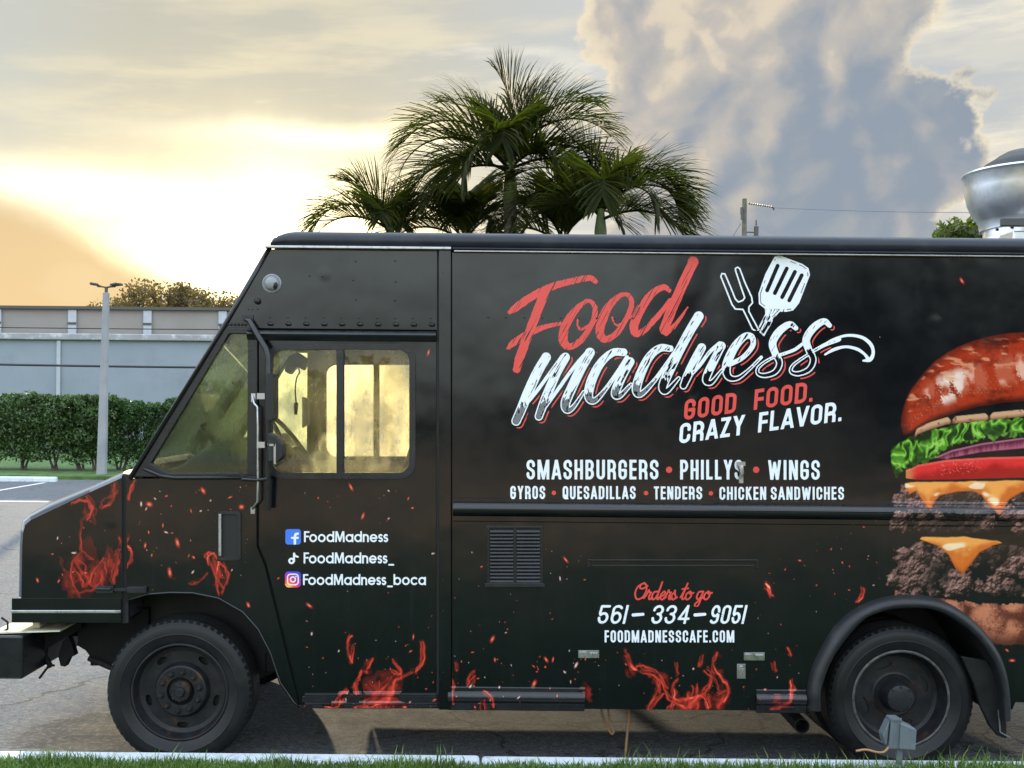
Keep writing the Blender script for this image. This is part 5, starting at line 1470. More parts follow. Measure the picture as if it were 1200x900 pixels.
MB().box((P(1172, 270, fy - .37)[0], fy - .40, zf(277)), (P(1240, 270, fy - .37)[0], fy - .362, zf(268))).build('junction_box', M['dash'], fan, bevel=.006)
MB().lathe([(rr(1151), zf(200) - fc.z), (rr(1154), zf(197.5) - fc.z), (rr(1158), zf(192) - fc.z), (rr(1168), zf(186) - fc.z), (rr(1170), zf(184.5) - fc.z), (rr(1172), zf(183) - fc.z), (rr(1180), zf(178.5) - fc.z), (rr(1196), zf(176) - fc.z), (0, zf(175) - fc.z)], fc, 'Z', 56).build('cap', pmat('fan_cap', (.006, .0065, .007), .42, spec=.3, bump=.004, bscale=4), fan, smooth=True, auto=60)
MB().lathe([(rr(1166), zf(215) - fc.z), (rr(1160), zf(200.5) - fc.z)], fc, 'Z', 40).build('motor_shroud', M['black'], fan)
mb = MB()
for a in range(8):
    q = R(200 + a * 20); mb.lathe([(.010, 0), (.008, -.008), (0, -.01)], Vector((fc.x + math.cos(q) * rr(1157), fy + math.sin(q) * rr(1157) - .004, zf(272.5))), 'Y', 8)
mb.build('neck_bolt', M['black'], fan)

# ---- grey outlet box with its cover hanging open, on the kerb before the rear wheel
ob = thing('outlet_box', 'grey weatherproof outlet box with open cover standing on the curb', 'outlet box', (*P3(1054, 880, -.33).xy, .16), world_children=True)
MB().plate(PP([(1042.5, 841), (1055, 841), (1055, 845), (1070.5, 852), (1069, 877), (1039.5, 876)], -.33), [], -.36, -.27).build('housing', M['greybox'], ob, bevel=.006)
MB().plate(PP([(1052.0, 845), (1070.5, 852.5), (1069, 876), (1050.5, 875)], -.33), [], -.376, -.3625).build('front_cover', M['greybox'], ob, bevel=.004)
MB().plate(PP([(1041, 843), (1033, 860), (1036, 871), (1038, 872)], -.33), [], -.35, -.28).build('side_flap', M['greybox'], ob, bevel=.004)
MB().pbox(1044.5, 838.5, 1054, 841.2, -.33, -.31) and None
MB().plate(PP([(1043, 839.5), (1054, 839.5), (1054, 842.5), (1043, 842.5)], -.33), [], -.367, -.3615).build('hinge', M['greybox'], ob, bevel=.002)
MB().box((P(1052, 880, -.33)[0], -.33, .1), (P(1058, 880, -.33)[0], -.30, P(1054, 876, -.33)[1])).build('conduit', M['greybox'], ob, bevel=.006)
tag(MB().tube([P3(*q) for q in spline([(1003, 880, -.34), (1015, 878.5, -.35), (1028, 881.5, -.36), (1036, 881, -.36), (1042, 875, -.345)], 5)], .006, 6).build('cord', M['tan'], smooth=True), 'tan cord lying on the curb beside the grey outlet box', 'cord')

# planted island the palms grow from
struct(MB().box((-4.2, 9.4, -.1), (4.2, 13.6, .14)).build('planting_island', M['farlawn'], bevel=.05))
# ================================================================ what is printed on the truck
def letters(name, rows, box, mat, res=.32, lift=.0014):
    cv = Canvas(*box, res)
    for r in rows: cv.text(*r[0], **r[1])
    return cv.cut(cv.d, name, mat, SIDE, lift)
T = lambda *a, **k: (a, k)
# menu
letters('menu_lettering', [T('SMASHBURGERS', caps, 617, 561.8, 23, 774.5, .072), T('PHILLYS', caps, 797, 561.9, 23, 873, .072), T('WINGS', caps, 900, 562.2, 23, 963.5, .072),
        T('GYROS', caps, 598, 584.6, 15.2, 640.8, .078), T('QUESADILLAS', caps, 659.3, 584.8, 15.2, 746.8, .078), T('TENDERS', caps, 766.2, 585.2, 15.2, 824.8, .078), T('CHICKEN SANDWICHES', caps, 843, 585.6, 15.2, 991, .078)],
        (594, 534, 996, 590), M['white'])
cv = Canvas(640, 540, 900, 586, .32)
for px, py, r in ((784, 550.5, 3.7), (886, 550.5, 3.7), (649, 577.5, 2.6), (757, 577.8, 2.6), (833, 578, 2.6)):
    cv.stroke([(px, py, r), (px + .01, py, r)], smooth=0)
cv.cut(cv.d, 'menu_dots', M['red'], SIDE, .0014)
# orders to go
cv = Canvas(736, 676, 838, 712, .26); cv.text('Orders to go', script, 742.5, 702.5, 20.5, 832, .050, shear=.18, wid=1.0)
cv.cut(cv.d, 'order_lettering', M['red'], SIDE, .0014)
cv = Canvas(692, 702, 882, 736, .3)
for s_, a, b in (('56I', 699, 736), ('334', 762, 809), ('905I', 830.5, 874.5)):
    cv.text(s_, caps, a, 731, 22, b, .066, shear=.22, gap=-.03)
for a, b in ((742, 753.5), (814.5, 826)): cv.stroke([(a, 720.6, 1.9), (b, 719.8, 1.7)], smooth=0)
streak = fbm(cv.X * .06 + cv.Y * .02, cv.Y * 1.1 - cv.X * .5, 4, 3)
cv.cut(np.maximum(cv.d, (streak - .80) * 4), 'phone_lettering', M['white'], SIDE, .0014)
letters('web_lettering', [T('FOODMADNESSCAFE.COM', caps, 708.5, 752.8, 14.2, 862.3, .078)], (704, 734, 866, 757), M['white'])
# slogan
letters('slogan_lettering', [T('GOOD', caps, 801, 492.5, 23.5, 866.5, .088, shear=.22, rot=8.3, gap=-.03), T('FOOD.', caps, 883, 480.5, 23.5, 957, .088, shear=.22, rot=8.3, gap=-.03)], (792, 440, 966, 500), M['red'])
letters('slogan_lettering', [T('CRAZY', caps, 795.5, 520, 23, 876, .086, shear=.22, rot=8.0, gap=-.03), T('FLAVOR.', caps, 888, 507, 23, 991, .086, shear=.22, rot=8.0, gap=-.03)], (788, 465, 1000, 528), M['white'])
# names beside the icons on the door
ln = [T('FoodMadness', geo, 356, 635.6, 12.9, 455.5, .078), T('FoodMadness_', geo, 355.5, 660.6, 12.9, 462.5, .078), T('FoodMadness_boca', geo, 354.8, 686, 12.9, 500, .078)]
cvn = Canvas(350, 618, 505, 692, .28)
for r in ln: cvn.text(*r[0], **r[1])
_sy = side_y
side_y_door = lambda px, py: np.full(np.shape(px), -.012) + np.interp(np.asarray(py, float), [811, 813, 815.5, 817, 822, 823.5, 826, 828, 831], [0, .014, .014, .008, .008, .014, .014, .009, .009])
def on_door(fn):
    """the sliding door lies a little behind the rest of the side"""
    global side_y
    side_y = side_y_door
    r = fn(); side_y = _sy
    return r
on_door(lambda: cvn.cut(cvn.d, 'handle_lettering', M['white'], dr, .0014))
# the three app icons
cv = Canvas(330, 614, 356, 692, .22)
def rsq(x0, y0, x1, y1, r):
    cx, cy, hx, hy = (x0 + x1) / 2, (y0 + y1) / 2, (x1 - x0) / 2 - r, (y1 - y0) / 2 - r
    qx, qy = np.abs(cv.X - cx) - hx, np.abs(cv.Y - cy) - hy
    return np.hypot(np.maximum(qx, 0), np.maximum(qy, 0)) + np.minimum(np.maximum(qx, qy), 0) - r
sq = rsq(334, 620.3, 352.2, 638.4, 3.2)
cv.d[:] = 50; cv.stroke([(345.2, 640, 1.45), (345.2, 629, 1.45), (346, 626.3, 1.45), (348.6, 625.6, 1.4)], smooth=0); cv.stroke([(341.8, 630.6, 1.25), (348.6, 630.6, 1.25)], smooth=0)
fd_ = np.maximum(cv.d, sq)
on_door(lambda: (cv.cut(sq, 'icon_tile', M['blue'], dr, .0012), cv.cut(fd_, 'icon_mark', M['white'], dr, .0020)))
cv.d[:] = 50
cv.stroke([(344.2, 649, 1.15), (344.2, 657.8, 1.15)], smooth=0)
cv.stroke([(344.4, 649, 1.1), (345.6, 651.6, 1.1), (348.6, 652.8, 1.1)], smooth=4)
ringd = np.abs(np.hypot(cv.X - 341.2, cv.Y - 657.6) - 2.6) - 1.15
nd = np.minimum(cv.d, ringd)
on_door(lambda: cv.cut(nd, 'icon_mark', M['white'], dr, .0014))
sq = rsq(333.6, 670.2, 352.2, 688.6, 4.4)
d3 = np.minimum(np.abs(rsq(336.6, 673.2, 349.2, 685.6, 3.6)) - .75, np.abs(np.hypot(cv.X - 342.9, cv.Y - 679.4) - 2.9) - .75)
d3 = np.minimum(d3, np.hypot(cv.X - 346.6, cv.Y - 675.9) - .8)
t_ = np.clip(np.hypot(cv.X - 337, cv.Y - 689) / 19, 0, 1)[..., None]
c0, c1, c2, c3 = (np.array(lin(c)) for c in ((.99, .80, .35), (.95, .35, .22), (.80, .16, .50), (.32, .27, .82)))
rgb = np.where(t_ < .33, c0 + (c1 - c0) * t_ / .33, np.where(t_ < .66, c1 + (c2 - c1) * (t_ - .33) / .33, c2 + (c3 - c2) * (t_ - .66) / .34))
on_door(lambda: (ink_sheet('icon_tile', cv.X, cv.Y, rgb, sq < 0, M['art'], dr, .0012), cv.cut(d3, 'icon_mark', M['white'], dr, .0020)))

# ---------------------------------------------------------------- the brush-lettered logo (traced at 3.75x)
A_ = lambda pts, k=3.75, ox=560, oy=280: [(ox + a / k, oy + b / k, r / k) for a, b, r in pts]
B_ = lambda pts: A_(pts, 3.75, 780, 280)
cv = Canvas(585, 295, 835, 445, .28)
dirs = []
def st(pts): cv.stroke(A_(pts))
st([(138, 322, 9), (170, 300, 17), (235, 255, 17), (320, 212, 16), (410, 186, 14), (490, 172, 13), (518, 188, 10)])
st([(295, 232, 22), (262, 315, 20), (225, 410, 20), (188, 510, 20), (170, 572, 17)])
st([(132, 478, 9), (160, 455, 15), (215, 420, 15), (290, 388, 11), (362, 372, 8)])
st([(478, 272, 8), (430, 312, 15), (386, 380, 20), (374, 442, 20), (400, 474, 15), (450, 448, 13), (498, 380, 12), (516, 315, 11), (500, 278, 10), (476, 272, 8)])
st([(440, 345, 4), (438, 378, 4), (455, 398, 5), (500, 370, 5), (545, 345, 4)])
st([(632, 244, 9), (590, 278, 15), (550, 345, 20), (536, 410, 19), (560, 442, 15), (612, 412, 13), (655, 345, 12), (676, 285, 11), (662, 248, 10), (632, 244, 8)])
st([(590, 345, 4), (600, 372, 4), (620, 378, 5), (660, 350, 5), (705, 322, 4)])
st([(842, 228, 8), (818, 212, 12), (775, 232, 15), (720, 300, 19), (688, 372, 20), (692, 414, 16), (728, 404, 13), (785, 345, 12), (845, 270, 10)])
st([(945, 100, 24), (905, 190, 22), (860, 290, 22), (822, 385, 22), (815, 402, 16)])
st([(826, 412, 14), (862, 384, 10), (898, 335, 7), (922, 300, 3)])
ang = -62
u_ = cv.X * math.cos(R(ang)) + cv.Y * math.sin(R(ang)); v_ = -cv.X * math.sin(R(ang)) + cv.Y * math.cos(R(ang))
brush = fbm(u_ * .035, v_ * .95, 5, 3); edge = (fbm(u_ * .06, v_ * 1.3, 8, 2) - .5) * 1.3
brk = (brush - .70) * 7
cv.cut(np.maximum(cv.d + edge, brk), 'logo_word', M['red'], SIDE, .0014)

cv = Canvas(590, 355, 1032, 505, .28)
slim = lambda q: [(x_, y_, r_ * .80 + .2) for x_, y_, r_ in q]
stA = lambda p: cv.stroke(slim(A_(p))); stB = lambda p: cv.stroke(slim(B_(p)))
stA([(300, 520, 25), (262, 585, 26), (225, 665, 27), (190, 750, 26), (168, 800, 25)])
stA([(200, 740, 8), (258, 670, 9), (320, 585, 9), (372, 520, 14)])
stA([(384, 520, 24), (345, 590, 24), (308, 675, 25), (282, 740, 24), (268, 780, 22)])
stA([(300, 735, 8), (360, 650, 9), (425, 560, 9), (482, 500, 14)])
stA([(492, 500, 26), (452, 570, 26), (412, 655, 26), (385, 720, 26), (392, 752, 20), (420, 738, 13), (465, 672, 9)])
stA([(640, 498, 20), (592, 500, 20), (540, 545, 22), (500, 620, 25), (486, 690, 24), (510, 712, 18), (555, 668, 12), (610, 590, 10), (655, 520, 10)])
stA([(668, 540, 24), (640, 590, 24), (612, 650, 25), (604, 685, 22), (626, 688, 15), (672, 640, 10)])
stA([(845, 482, 17), (800, 480, 20), (752, 520, 22), (712, 600, 25), (696, 665, 24), (716, 682, 17), (768, 632, 12), (825, 555, 10), (870, 490, 10)])
stA([(970, 340, 26), (925, 415, 25), (880, 500, 25), (838, 585, 26), (812, 650, 25), (830, 668, 17), (882, 612, 10)])
stB([(158, 478, 23), (125, 540, 24), (95, 605, 24), (78, 645, 20)])
stB([(100, 610, 8), (150, 555, 9), (195, 495, 9), (238, 462, 14)])
stB([(245, 470, 22), (215, 530, 22), (186, 590, 23), (178, 625, 20), (202, 630, 14), (240, 585, 9), (275, 545, 8)])
stB([(290, 548, 12), (340, 520, 12), (382, 470, 13), (378, 430, 15), (345, 430, 18), (300, 480, 22), (268, 555, 24), (275, 605, 20), (315, 612, 13), (365, 575, 9), (420, 520, 8)])
stB([(572, 392, 12), (545, 375, 16), (500, 405, 20), (470, 455, 20), (480, 500, 19), (500, 545, 18), (480, 585, 16), (435, 600, 14), (405, 590, 11), (412, 560, 9), (470, 522, 8), (560, 490, 8), (600, 462, 8)])
stB([(720, 380, 12), (695, 362, 16), (650, 390, 20), (618, 440, 20), (628, 485, 19), (648, 530, 18), (630, 572, 16), (585, 592, 14), (552, 584, 11), (560, 555, 9), (615, 515, 8), (690, 470, 9), (760, 440, 13)])
# the flourish: two lines closing on a brush tip
fl_ = Canvas(590, 355, 1032, 505, .28)
fl_.stroke(B_([(690, 468, 5), (740, 440, 5), (800, 424, 6), (860, 432, 7), (900, 462, 8), (912, 500, 7), (898, 530, 9), (868, 535, 4)]))
fl_.stroke(B_([(700, 508, 4), (740, 486, 7), (790, 474, 6), (840, 484, 7), (872, 505, 6), (890, 528, 8)]))
dm = cv.d; wob = (fbm(cv.X * .35, cv.Y * .35, 31, 2) - .5) * .5
tilt = (cv.Y + (cv.X - 600) * .185)                                    # row along the slanted baseline
low = sstep(474, 480, tilt + (fbm(cv.X * .45, cv.Y * .18, 12, 3) - .5) * 16)     # the dipped lower part
u_ = cv.X * math.cos(R(-60)) + cv.Y * math.sin(R(-60)); v_ = -cv.X * math.sin(R(-60)) + cv.Y * math.cos(R(-60))
scr = fbm(u_ * .09, v_ * .9, 15, 3)
line = 1.25
inner = dm + line                                                      # < 0 inside the outline
body_ = np.maximum(inner + 1.0, np.maximum((low - .5) * 4, (scr - .665) * 8))
outl = np.maximum(dm + wob * .4, -(dm + line * 1.1))
up_fill = np.maximum(dm, (low - .5) * 4)
white = np.minimum(np.minimum(outl, np.maximum(np.maximum(dm, (low - .5) * 4), (scr - .665) * 8)), fl_.d)
cv.cut(white, 'logo_word', M['white'], SIDE, .0020)
grey = np.maximum(np.maximum(dm + line * 1.5, (.5 - low) * 4), np.maximum((cv.X - 772) / 8, (fbm(cv.X * .5, cv.Y * .3, 41, 2) - .62) * 5))
cv.cut(grey, 'logo_fill', M['greyprint'], SIDE, .0014)
sh = np.full(dm.shape, 50.0); ox, oy = 11, 10                           # shadow: the same word moved down and right, kept clear of the white
sh[oy:, ox:] = dm[:-oy, :-ox]
shd = np.maximum(np.maximum(np.abs(sh + .3) - .75, 2.1 - dm), (fbm(cv.X * .09, cv.Y * .09, 51, 2) - .60) * 6)
cv.cut(shd, 'logo_shadow', M['red'], SIDE, .0014)
# fork and turner behind the word
cv = Canvas(838, 294, 952, 400, .28)
fk = [(240, 165), (246, 150), (262, 152), (285, 205), (308, 262), (320, 275), (338, 268), (345, 258), (330, 215), (305, 140), (304, 128), (318, 122), (328, 130), (350, 190), (380, 255), (384, 282), (368, 300), (368, 318), (385, 350), (412, 400), (400, 410), (380, 398), (352, 340), (338, 312), (305, 310), (290, 290), (268, 235)]
fkp = [(780 + a / 3.75, 280 + b / 3.75) for a, b in fk]
dk = cv.poly(fkp)
cut_low = (cv.Y - 387.5)
fork = np.maximum(np.abs(dk + .6) - .85, cut_low)
sp_ = [(480, 80), (500, 74), (600, 112), (626, 130), (632, 158), (585, 280), (560, 312), (530, 318), (500, 318), (475, 345), (450, 395), (432, 425), (415, 410), (412, 385), (440, 330), (438, 305), (412, 285), (410, 240), (440, 155)]
spp = [(780 + a / 3.75, 280 + b / 3.75) for a, b in sp_]
ds = cv.poly(spp, .6)
slots = Canvas(838, 294, 952, 400, .28)
for (a, b), (c_, d_) in (((492, 118), (446, 226)), ((532, 130), (480, 238)), ((568, 145), (512, 256)), ((598, 160), (543, 270))):
    slots.stroke([(780 + a / 3.75, 280 + b / 3.75, 2.3), (780 + c_ / 3.75, 280 + d_ / 3.75, 2.3)], smooth=0)
gapl = np.abs(ds + 2.3) - .42
worn = (fbm(cv.X * .28, cv.Y * .28, 61, 3) - .50) * 5
inner = np.maximum(gapl, -worn)                                         # broken inner line
turner = np.maximum(np.maximum(ds, -slots.d), -np.maximum(inner, (318 + 0 * cv.Y - cv.Y) * 0 - 0 + np.minimum(0, gapl)))
turner = np.maximum(np.maximum(ds, -slots.d), -np.maximum(gapl, (.47 - fbm(cv.X * .2, cv.Y * .2, 61, 3)) * 8))
hole = Canvas(838, 294, 952, 400, .28); hole.stroke([(780 + 452 / 3.75, 280 + 368 / 3.75, 1.6), (780 + 428 / 3.75, 280 + 408 / 3.75, 1.0)], smooth=0)
turner = np.maximum(turner, -hole.d)
hs = fbm((cv.X + cv.Y * .5) * 1.0, cv.Y * .15, 71, 2)
turner = np.maximum(turner, np.where(cv.Y > 362, (hs - .60) * 6, -9))
cv.cut(np.minimum(fork, turner), 'logo_utensils', M['white'], SIDE, .0014)

# ---------------------------------------------------------------- the burger
res = .8
gx, gy = np.arange(1034, 1384, res), np.arange(380, 766, res)
X, Y = np.meshgrid(gx, gy); rgb = np.zeros(X.shape + (3,)); al = np.zeros(X.shape)
XC = 1208.0
def lay(mask, col):
    global rgb, al
    m = np.clip(mask, 0, 1)[..., None]; rgb = rgb * (1 - m) + np.asarray(col) * m; al = np.maximum(al, np.clip(mask, 0, 1))
def edge_y(pts, mirror=True):
    """height of an edge traced on the left half, mirrored about the burger's axis"""
    a = np.array(pts, float); xx = np.where(X > XC, 2 * XC - X, X) if mirror else X
    return np.interp(xx, a[:, 0], a[:, 1]), xx
def mixc(a, b, t): return np.asarray(a) * (1 - t[..., None]) + np.asarray(b) * t[..., None]
n1 = fbm(X * .06, Y * .06, 1, 4); n2 = fbm(X * .25, Y * .25, 2, 4); n3 = fbm(X * .7, Y * .7, 3, 3)
def patty(top, bot, x0, seed):
    """minced meat: a heap of round lumps, its height field lit from the upper left as in the printed picture"""
    rq = random.Random(seed); tp, bt = np.array(top, float), np.array(bot, float)
    wx = X + (fbm(X * .16, Y * .16, seed + 3, 3) - .5) * 11; wy = Y + (fbm(X * .16, Y * .16, seed + 4, 3) - .5) * 11
    Hh = np.zeros(X.shape)
    for k in range(260):
        cx = rq.uniform(x0 + 5, 2 * XC - x0 - 5); m = min(cx, 2 * XC - cx)
        t, b = np.interp(m, tp[:, 0], tp[:, 1]), np.interp(m, bt[:, 0], bt[:, 1]); r = rq.uniform(4.0, 10.5)
        inset = max(0.0, 9 - (m - x0)) * .6
        cy = rq.uniform(t + r * .55 + inset, b - r * .55 - inset)
        i0, i1 = np.searchsorted(gx, [cx - 20, cx + 20]); j0, j1 = np.searchsorted(gy, [cy - 20, cy + 20]); w_ = (slice(j0, j1), slice(i0, i1))
        d2 = ((wx[w_] - cx) ** 2 + ((wy[w_] - cy) * 1.1) ** 2) / r ** 2
        Hh[w_] = np.maximum(Hh[w_], np.where(d2 < 1, np.sqrt(np.clip(1 - d2, 0, 1)) * r * .8 + rq.uniform(0, 3.5), 0))
    msk = sstep(.2, 1.4, Hh)
    Hn = Hh + (n2 - .5) * 3.4 + (n3 - .5) * 2.2
    dy_, dx_ = np.gradient(Hn, res); nz = 1 / np.sqrt(1 + (dx_ ** 2 + dy_ ** 2) * .5)
    lam = np.clip((-dx_ * -.42 * .7 + -dy_ * -.62 * .7 + .55) * nz, 0, 1.3)
    lam = lam * (.30 + .70 * sstep(1, 9, Hh))
    big = fbm(X * .03, Y * .045, seed + 7, 3)
    col = mixc((.10, .068, .064), (.60, .43, .395), sstep(.10, .90, lam)); col = mixc(col, (.80, .73, .71), sstep(.74, 1.05, lam + (n3 - .5) * .5) * sstep(.40, .60, n2) * .9)
    col = mixc(col, (.075, .065, .07), sstep(.47, .62, big) * .50 * sstep(1062, 1096, X))
    lay(msk, col)
# bottom bun
t, xx = edge_y([(1044, 690), (1050, 692), (1100, 700), (1150, 706), (1208, 708)]); b, _ = edge_y([(1046, 690), (1049, 706), (1056, 728), (1075, 745), (1110, 753), (1160, 757), (1208, 758)])
msk = sstep(0, 2, Y - t + (n2 - .5) * 7) * sstep(0, 3, b - Y + (n2 - .5) * 5) * sstep(0, 2, xx - 1047)
d, rid, ox, oy = cells(X * .045 + n2 * .4, Y * .055 + n1 * .4, 8)
col = mixc((.34, .16, .115), (.74, .46, .34), sstep(.30, .72, n1 * .5 + n3 * .34 + (1 - d) * .30)); col = mixc(col, (.30, .12, .09), sstep(.56, .80, d + (n3 - .5) * .3) * .75)
col = mixc(col, (.22, .09, .07), sstep(22, 0, b - Y) * .8); col = mixc(col, (.86, .66, .55), sstep(.64, .76, n3) * .45 * sstep(18, 4, Y - t))
lay(msk, col)
patty([(1040, 640), (1056, 630), (1100, 636), (1208, 634)], [(1040, 692), (1060, 700), (1120, 698), (1208, 702)], 1041, 11)
patty([(1043, 584), (1060, 572), (1208, 574)], [(1043, 622), (1070, 626), (1208, 628)], 1043.5, 23)
lay(sstep(0, 2, Y - 624 + (n2 - .5) * 10) * sstep(0, 2, 640 - Y) * sstep(1078, 1090, edge_y([(0, 0), (1, 0)])[1]) * .85, (.045, .045, .05))
# melted cheese
def cheese(top, bot, seed, mirror=True):
    t, xx = edge_y(top, mirror); b, _ = edge_y(bot, mirror)
    wob = (fbm(X * .1, Y * .1, seed, 2) - .5) * 3
    msk = sstep(0, 1.6, Y - t + wob * .5) * sstep(0, 1.6, b - Y + wob * .3) * sstep(-.5, 1.5, xx - top[0][0])
    h = np.clip((b - Y) / np.maximum(b - t, 3), 0, 1)
    col = mixc((.80, .40, .13), (.93, .62, .30), sstep(.2, .8, h + (n1 - .5)))
    col = mixc(col, (.60, .27, .09), sstep(.18, 0, h) * .8)
    gl = sstep(.60, .70, fbm(X * .045 + Y * .02, Y * .10, seed + 5, 2)) * sstep(.12, .3, h) * sstep(1, .75, h)
    col = mixc(col, (.97, .90, .78), gl * .8)
    lay(msk, col)
cheese([(1060, 566), (1068, 564), (1208, 562)], [(1060, 571), (1066, 580), (1074, 576), (1082, 590), (1088, 599), (1094, 590), (1101, 582), (1122, 577), (1140, 576), (1150, 581), (1158, 593), (1167, 604), (1175, 596), (1184, 585), (1196, 578), (1208, 574)], 31)
cheese([(1077, 632), (1080, 628.5), (1130, 628), (1168, 633), (1176, 636), (1208, 637)], [(1077, 632.5), (1100, 641), (1112, 652), (1119, 666), (1128, 674), (1136, 664), (1148, 648), (1164, 640), (1174, 637), (1180, 630), (1208, 630)], 37)
# tomato
t, xx = edge_y([(1060, 551), (1075, 544), (1110, 538), (1160, 535), (1208, 534)]); b, _ = edge_y([(1060, 561), (1075, 563), (1120, 562.5), (1208, 560)])
tc_ = mixc((.62, .04, .06), (.86, .16, .17), sstep(.3, .75, 1 - (Y - t) / 24 + (n1 - .5) * .5))
tc_ = mixc(tc_, (.95, .50, .46), sstep(.62, .72, n3) * sstep(11, 5, np.abs(Y - t - 10)) * sstep(40, 10, np.abs(xx - 1122)) * .7)
tc_ = mixc(tc_, (.80, .46, .26), sstep(1076, 1064, xx)); tc_ = mixc(tc_, (.93, .50, .42), sstep(2.6, .6, np.abs(Y - t - 1.6)) * .5)
lay(sstep(0, 1.2, Y - t) * sstep(0, 1.2, b - Y) * sstep(0, 1.5, xx - 1060.5), tc_)
# dark gap and onion
t, xx = edge_y([(1090, 520), (1208, 505)]); b, _ = edge_y([(1090, 543), (1110, 537), (1208, 534)])
lay(sstep(0, 1.5, Y - t) * sstep(0, 1.5, b - Y) * sstep(0, 3, xx - 1092), (.10, .05, .06))
for o, k in ((0, 1.0), (-13, .85)):
    t, xx = edge_y([(1094, 536), (1115, 527), (1150, 519), (1208, 511)]); t = t + o; b = t + np.interp(xx, [1094, 1110, 1208], [1, 9.5, 14])
    oc = mixc((.36, .10, .19), (.66, .34, .44), sstep(.2, .9, (Y - t) / 13 + (fbm(X * .5, Y * .03, 77, 2) - .5) * .6)); oc = mixc(oc, (.78, .55, .62), sstep(2.2, .4, np.abs(Y - t - 1.2)) * .7)
    if o == 0: lay(sstep(0, 1.2, Y - t) * sstep(0, 1.2, b - Y) * sstep(0, 1.5, xx - 1096), oc)
# lettuce: two ruffled layers
for o, sd_, k in ((7, 41, .72), (0, 47, 1.0)):
    t, xx = edge_y([(1042, 532), (1046, 523), (1060, 513), (1076, 508), (1092, 503), (1120, 496), (1150, 491), (1208, 489)]); b, _ = edge_y([(1042, 540), (1050, 553), (1062, 548), (1078, 542), (1094, 536), (1110, 522), (1150, 513), (1208, 507)])
    fr = (fbm(X * .14, Y * .10, sd_, 2) - .5) * 15
    msk = sstep(0, 1.4, Y - t - o * .4 + fr * .55) * sstep(0, 1.4, b + o * .5 - Y + fr * .75) * sstep(0, 1.6, xx - 1043.5 + fr * .35)
    fold = fbm(X * .13 + (fbm(X * .05, Y * .05, sd_ + 2, 2)) * 4, Y * .055, sd_ + 1, 2); rid_ = 1 - np.abs(fold - .5) * 5
    lc = mixc((.09, .22, .05), (.40, .66, .17), np.clip(sstep(.15, .85, rid_) * .75 + sstep(.45, .7, n2) * .25, 0, 1)); lc = mixc(lc, (.64, .83, .38), sstep(.80, .97, rid_ + (n2 - .5) * .25) * .75)
    lc = mixc(lc, (.05, .13, .03), sstep(.40, .25, fold) * .8)
    lay(msk, np.clip(np.asarray(lc) * k * 1.0, 0, 1))
# pale strips under the bun
t, xx = edge_y([(1066, 512), (1075, 500), (1090, 494), (1110, 488), (1208, 478)]); b = t + 10
ph = np.mod(xx - 1071, 44) / 44.0
sc_ = mixc((.44, .28, .20), (.80, .62, .47), sstep(.9, .1, np.abs((Y - t) / 9 - .35)) * sstep(.25, .6, n2 + .15)); sc_ = mixc(sc_, (.25, .13, .10), sstep(.06, .0, np.minimum(ph, 1 - ph)))
lay(sstep(0, 1.2, Y - t - sstep(.12, 0, np.minimum(ph, 1 - ph)) * 4) * sstep(0, 1.2, b - Y) * sstep(1070, 1072, xx), sc_)
# top bun
t, xx = edge_y([(1055, 498), (1056, 488), (1058, 478), (1062, 466), (1068, 455), (1075, 446), (1084, 434), (1095, 423), (1109, 413), (1124, 405), (1142, 398), (1162, 393), (1182, 389.5), (1208, 388)]); b, _ = edge_y([(1055, 500), (1059, 511), (1066, 509), (1075, 503), (1088, 496), (1101, 491), (1122, 484), (1144, 478), (1175, 473), (1208, 470.5)])
h = np.clip((b - Y) / np.maximum(b - t, 4), 0, 1); ce = (xx - 1055) / 153.0
wav = fbm(X * .035, Y * .085, 91, 4)
bc = mixc((.26, .065, .045), (.66, .20, .10), sstep(.25, .75, wav * .6 + .30 * n2 + .25 * (1 - np.abs(h - .45))))
bc = mixc(bc, (.20, .05, .04), sstep(.12, .0, h) * .9); bc = mixc(bc, (.26, .07, .05), sstep(.80, 1.0, h) * .6); bc = mixc(bc, (.22, .06, .045), sstep(.09, 0, ce) * .75)
# crackled shine on the crust
lx, ly = X - 1165, Y - (b - 38 + (xx - 1165) * .02)
band = sstep(24, 9, np.abs(Y - (b - 31 - (xx - 1090) * .09))) * sstep(1076, 1090, xx)
dcr, ridc, oxc, oyc = cells(X * .055 - Y * .02, Y * .026 + X * .006, 93)
crk = sstep(.62, .40, dcr + (n3 - .5) * .5)
patchy = sstep(.38, .58, fbm(X * .06, Y * .05, 95, 3) + (ridc - .5) * .3)
bc = mixc(bc, (.88, .68, .58), band * crk * (.30 + .70 * patchy) * .95)
bc = mixc(bc, (.93, .88, .86), band * crk * patchy * sstep(1140, 1120, xx) * sstep(1082, 1092, xx) * .75)
stv = fbm(X * .06 + Y * .03, Y * .22 - X * .03, 97, 3)
bc = mixc(bc, (.86, .62, .47), sstep(.60, .70, stv) * sstep(.42, .62, h) * sstep(.98, .86, h) * .75)
bc = mixc(bc, (.86, .58, .42), sstep(.64, .74, n3) * sstep(.08, .25, h) * sstep(.45, .25, h) * .5)
lay(sstep(0, 1.3, Y - t) * sstep(0, 1.3, b - Y + (n3 - .5) * 1.5) * sstep(1055, 1056, xx), bc)
ink = lin(rgb * 0.94)
ink = ink * al[..., None] + np.array([.0020, .0034, .0054]) * (1 - al[..., None])
# the flare covers part of it: stop the print at the wheel opening
keep = (al > .02) & (np.hypot(X - 1057, Y - 812) > 109) & (np.hypot((X - 1064) / 118, (Y - 815) / 114) > .97)
ink_sheet('burger_print', X, Y, ink, keep, M['art'], SIDE, .0010)

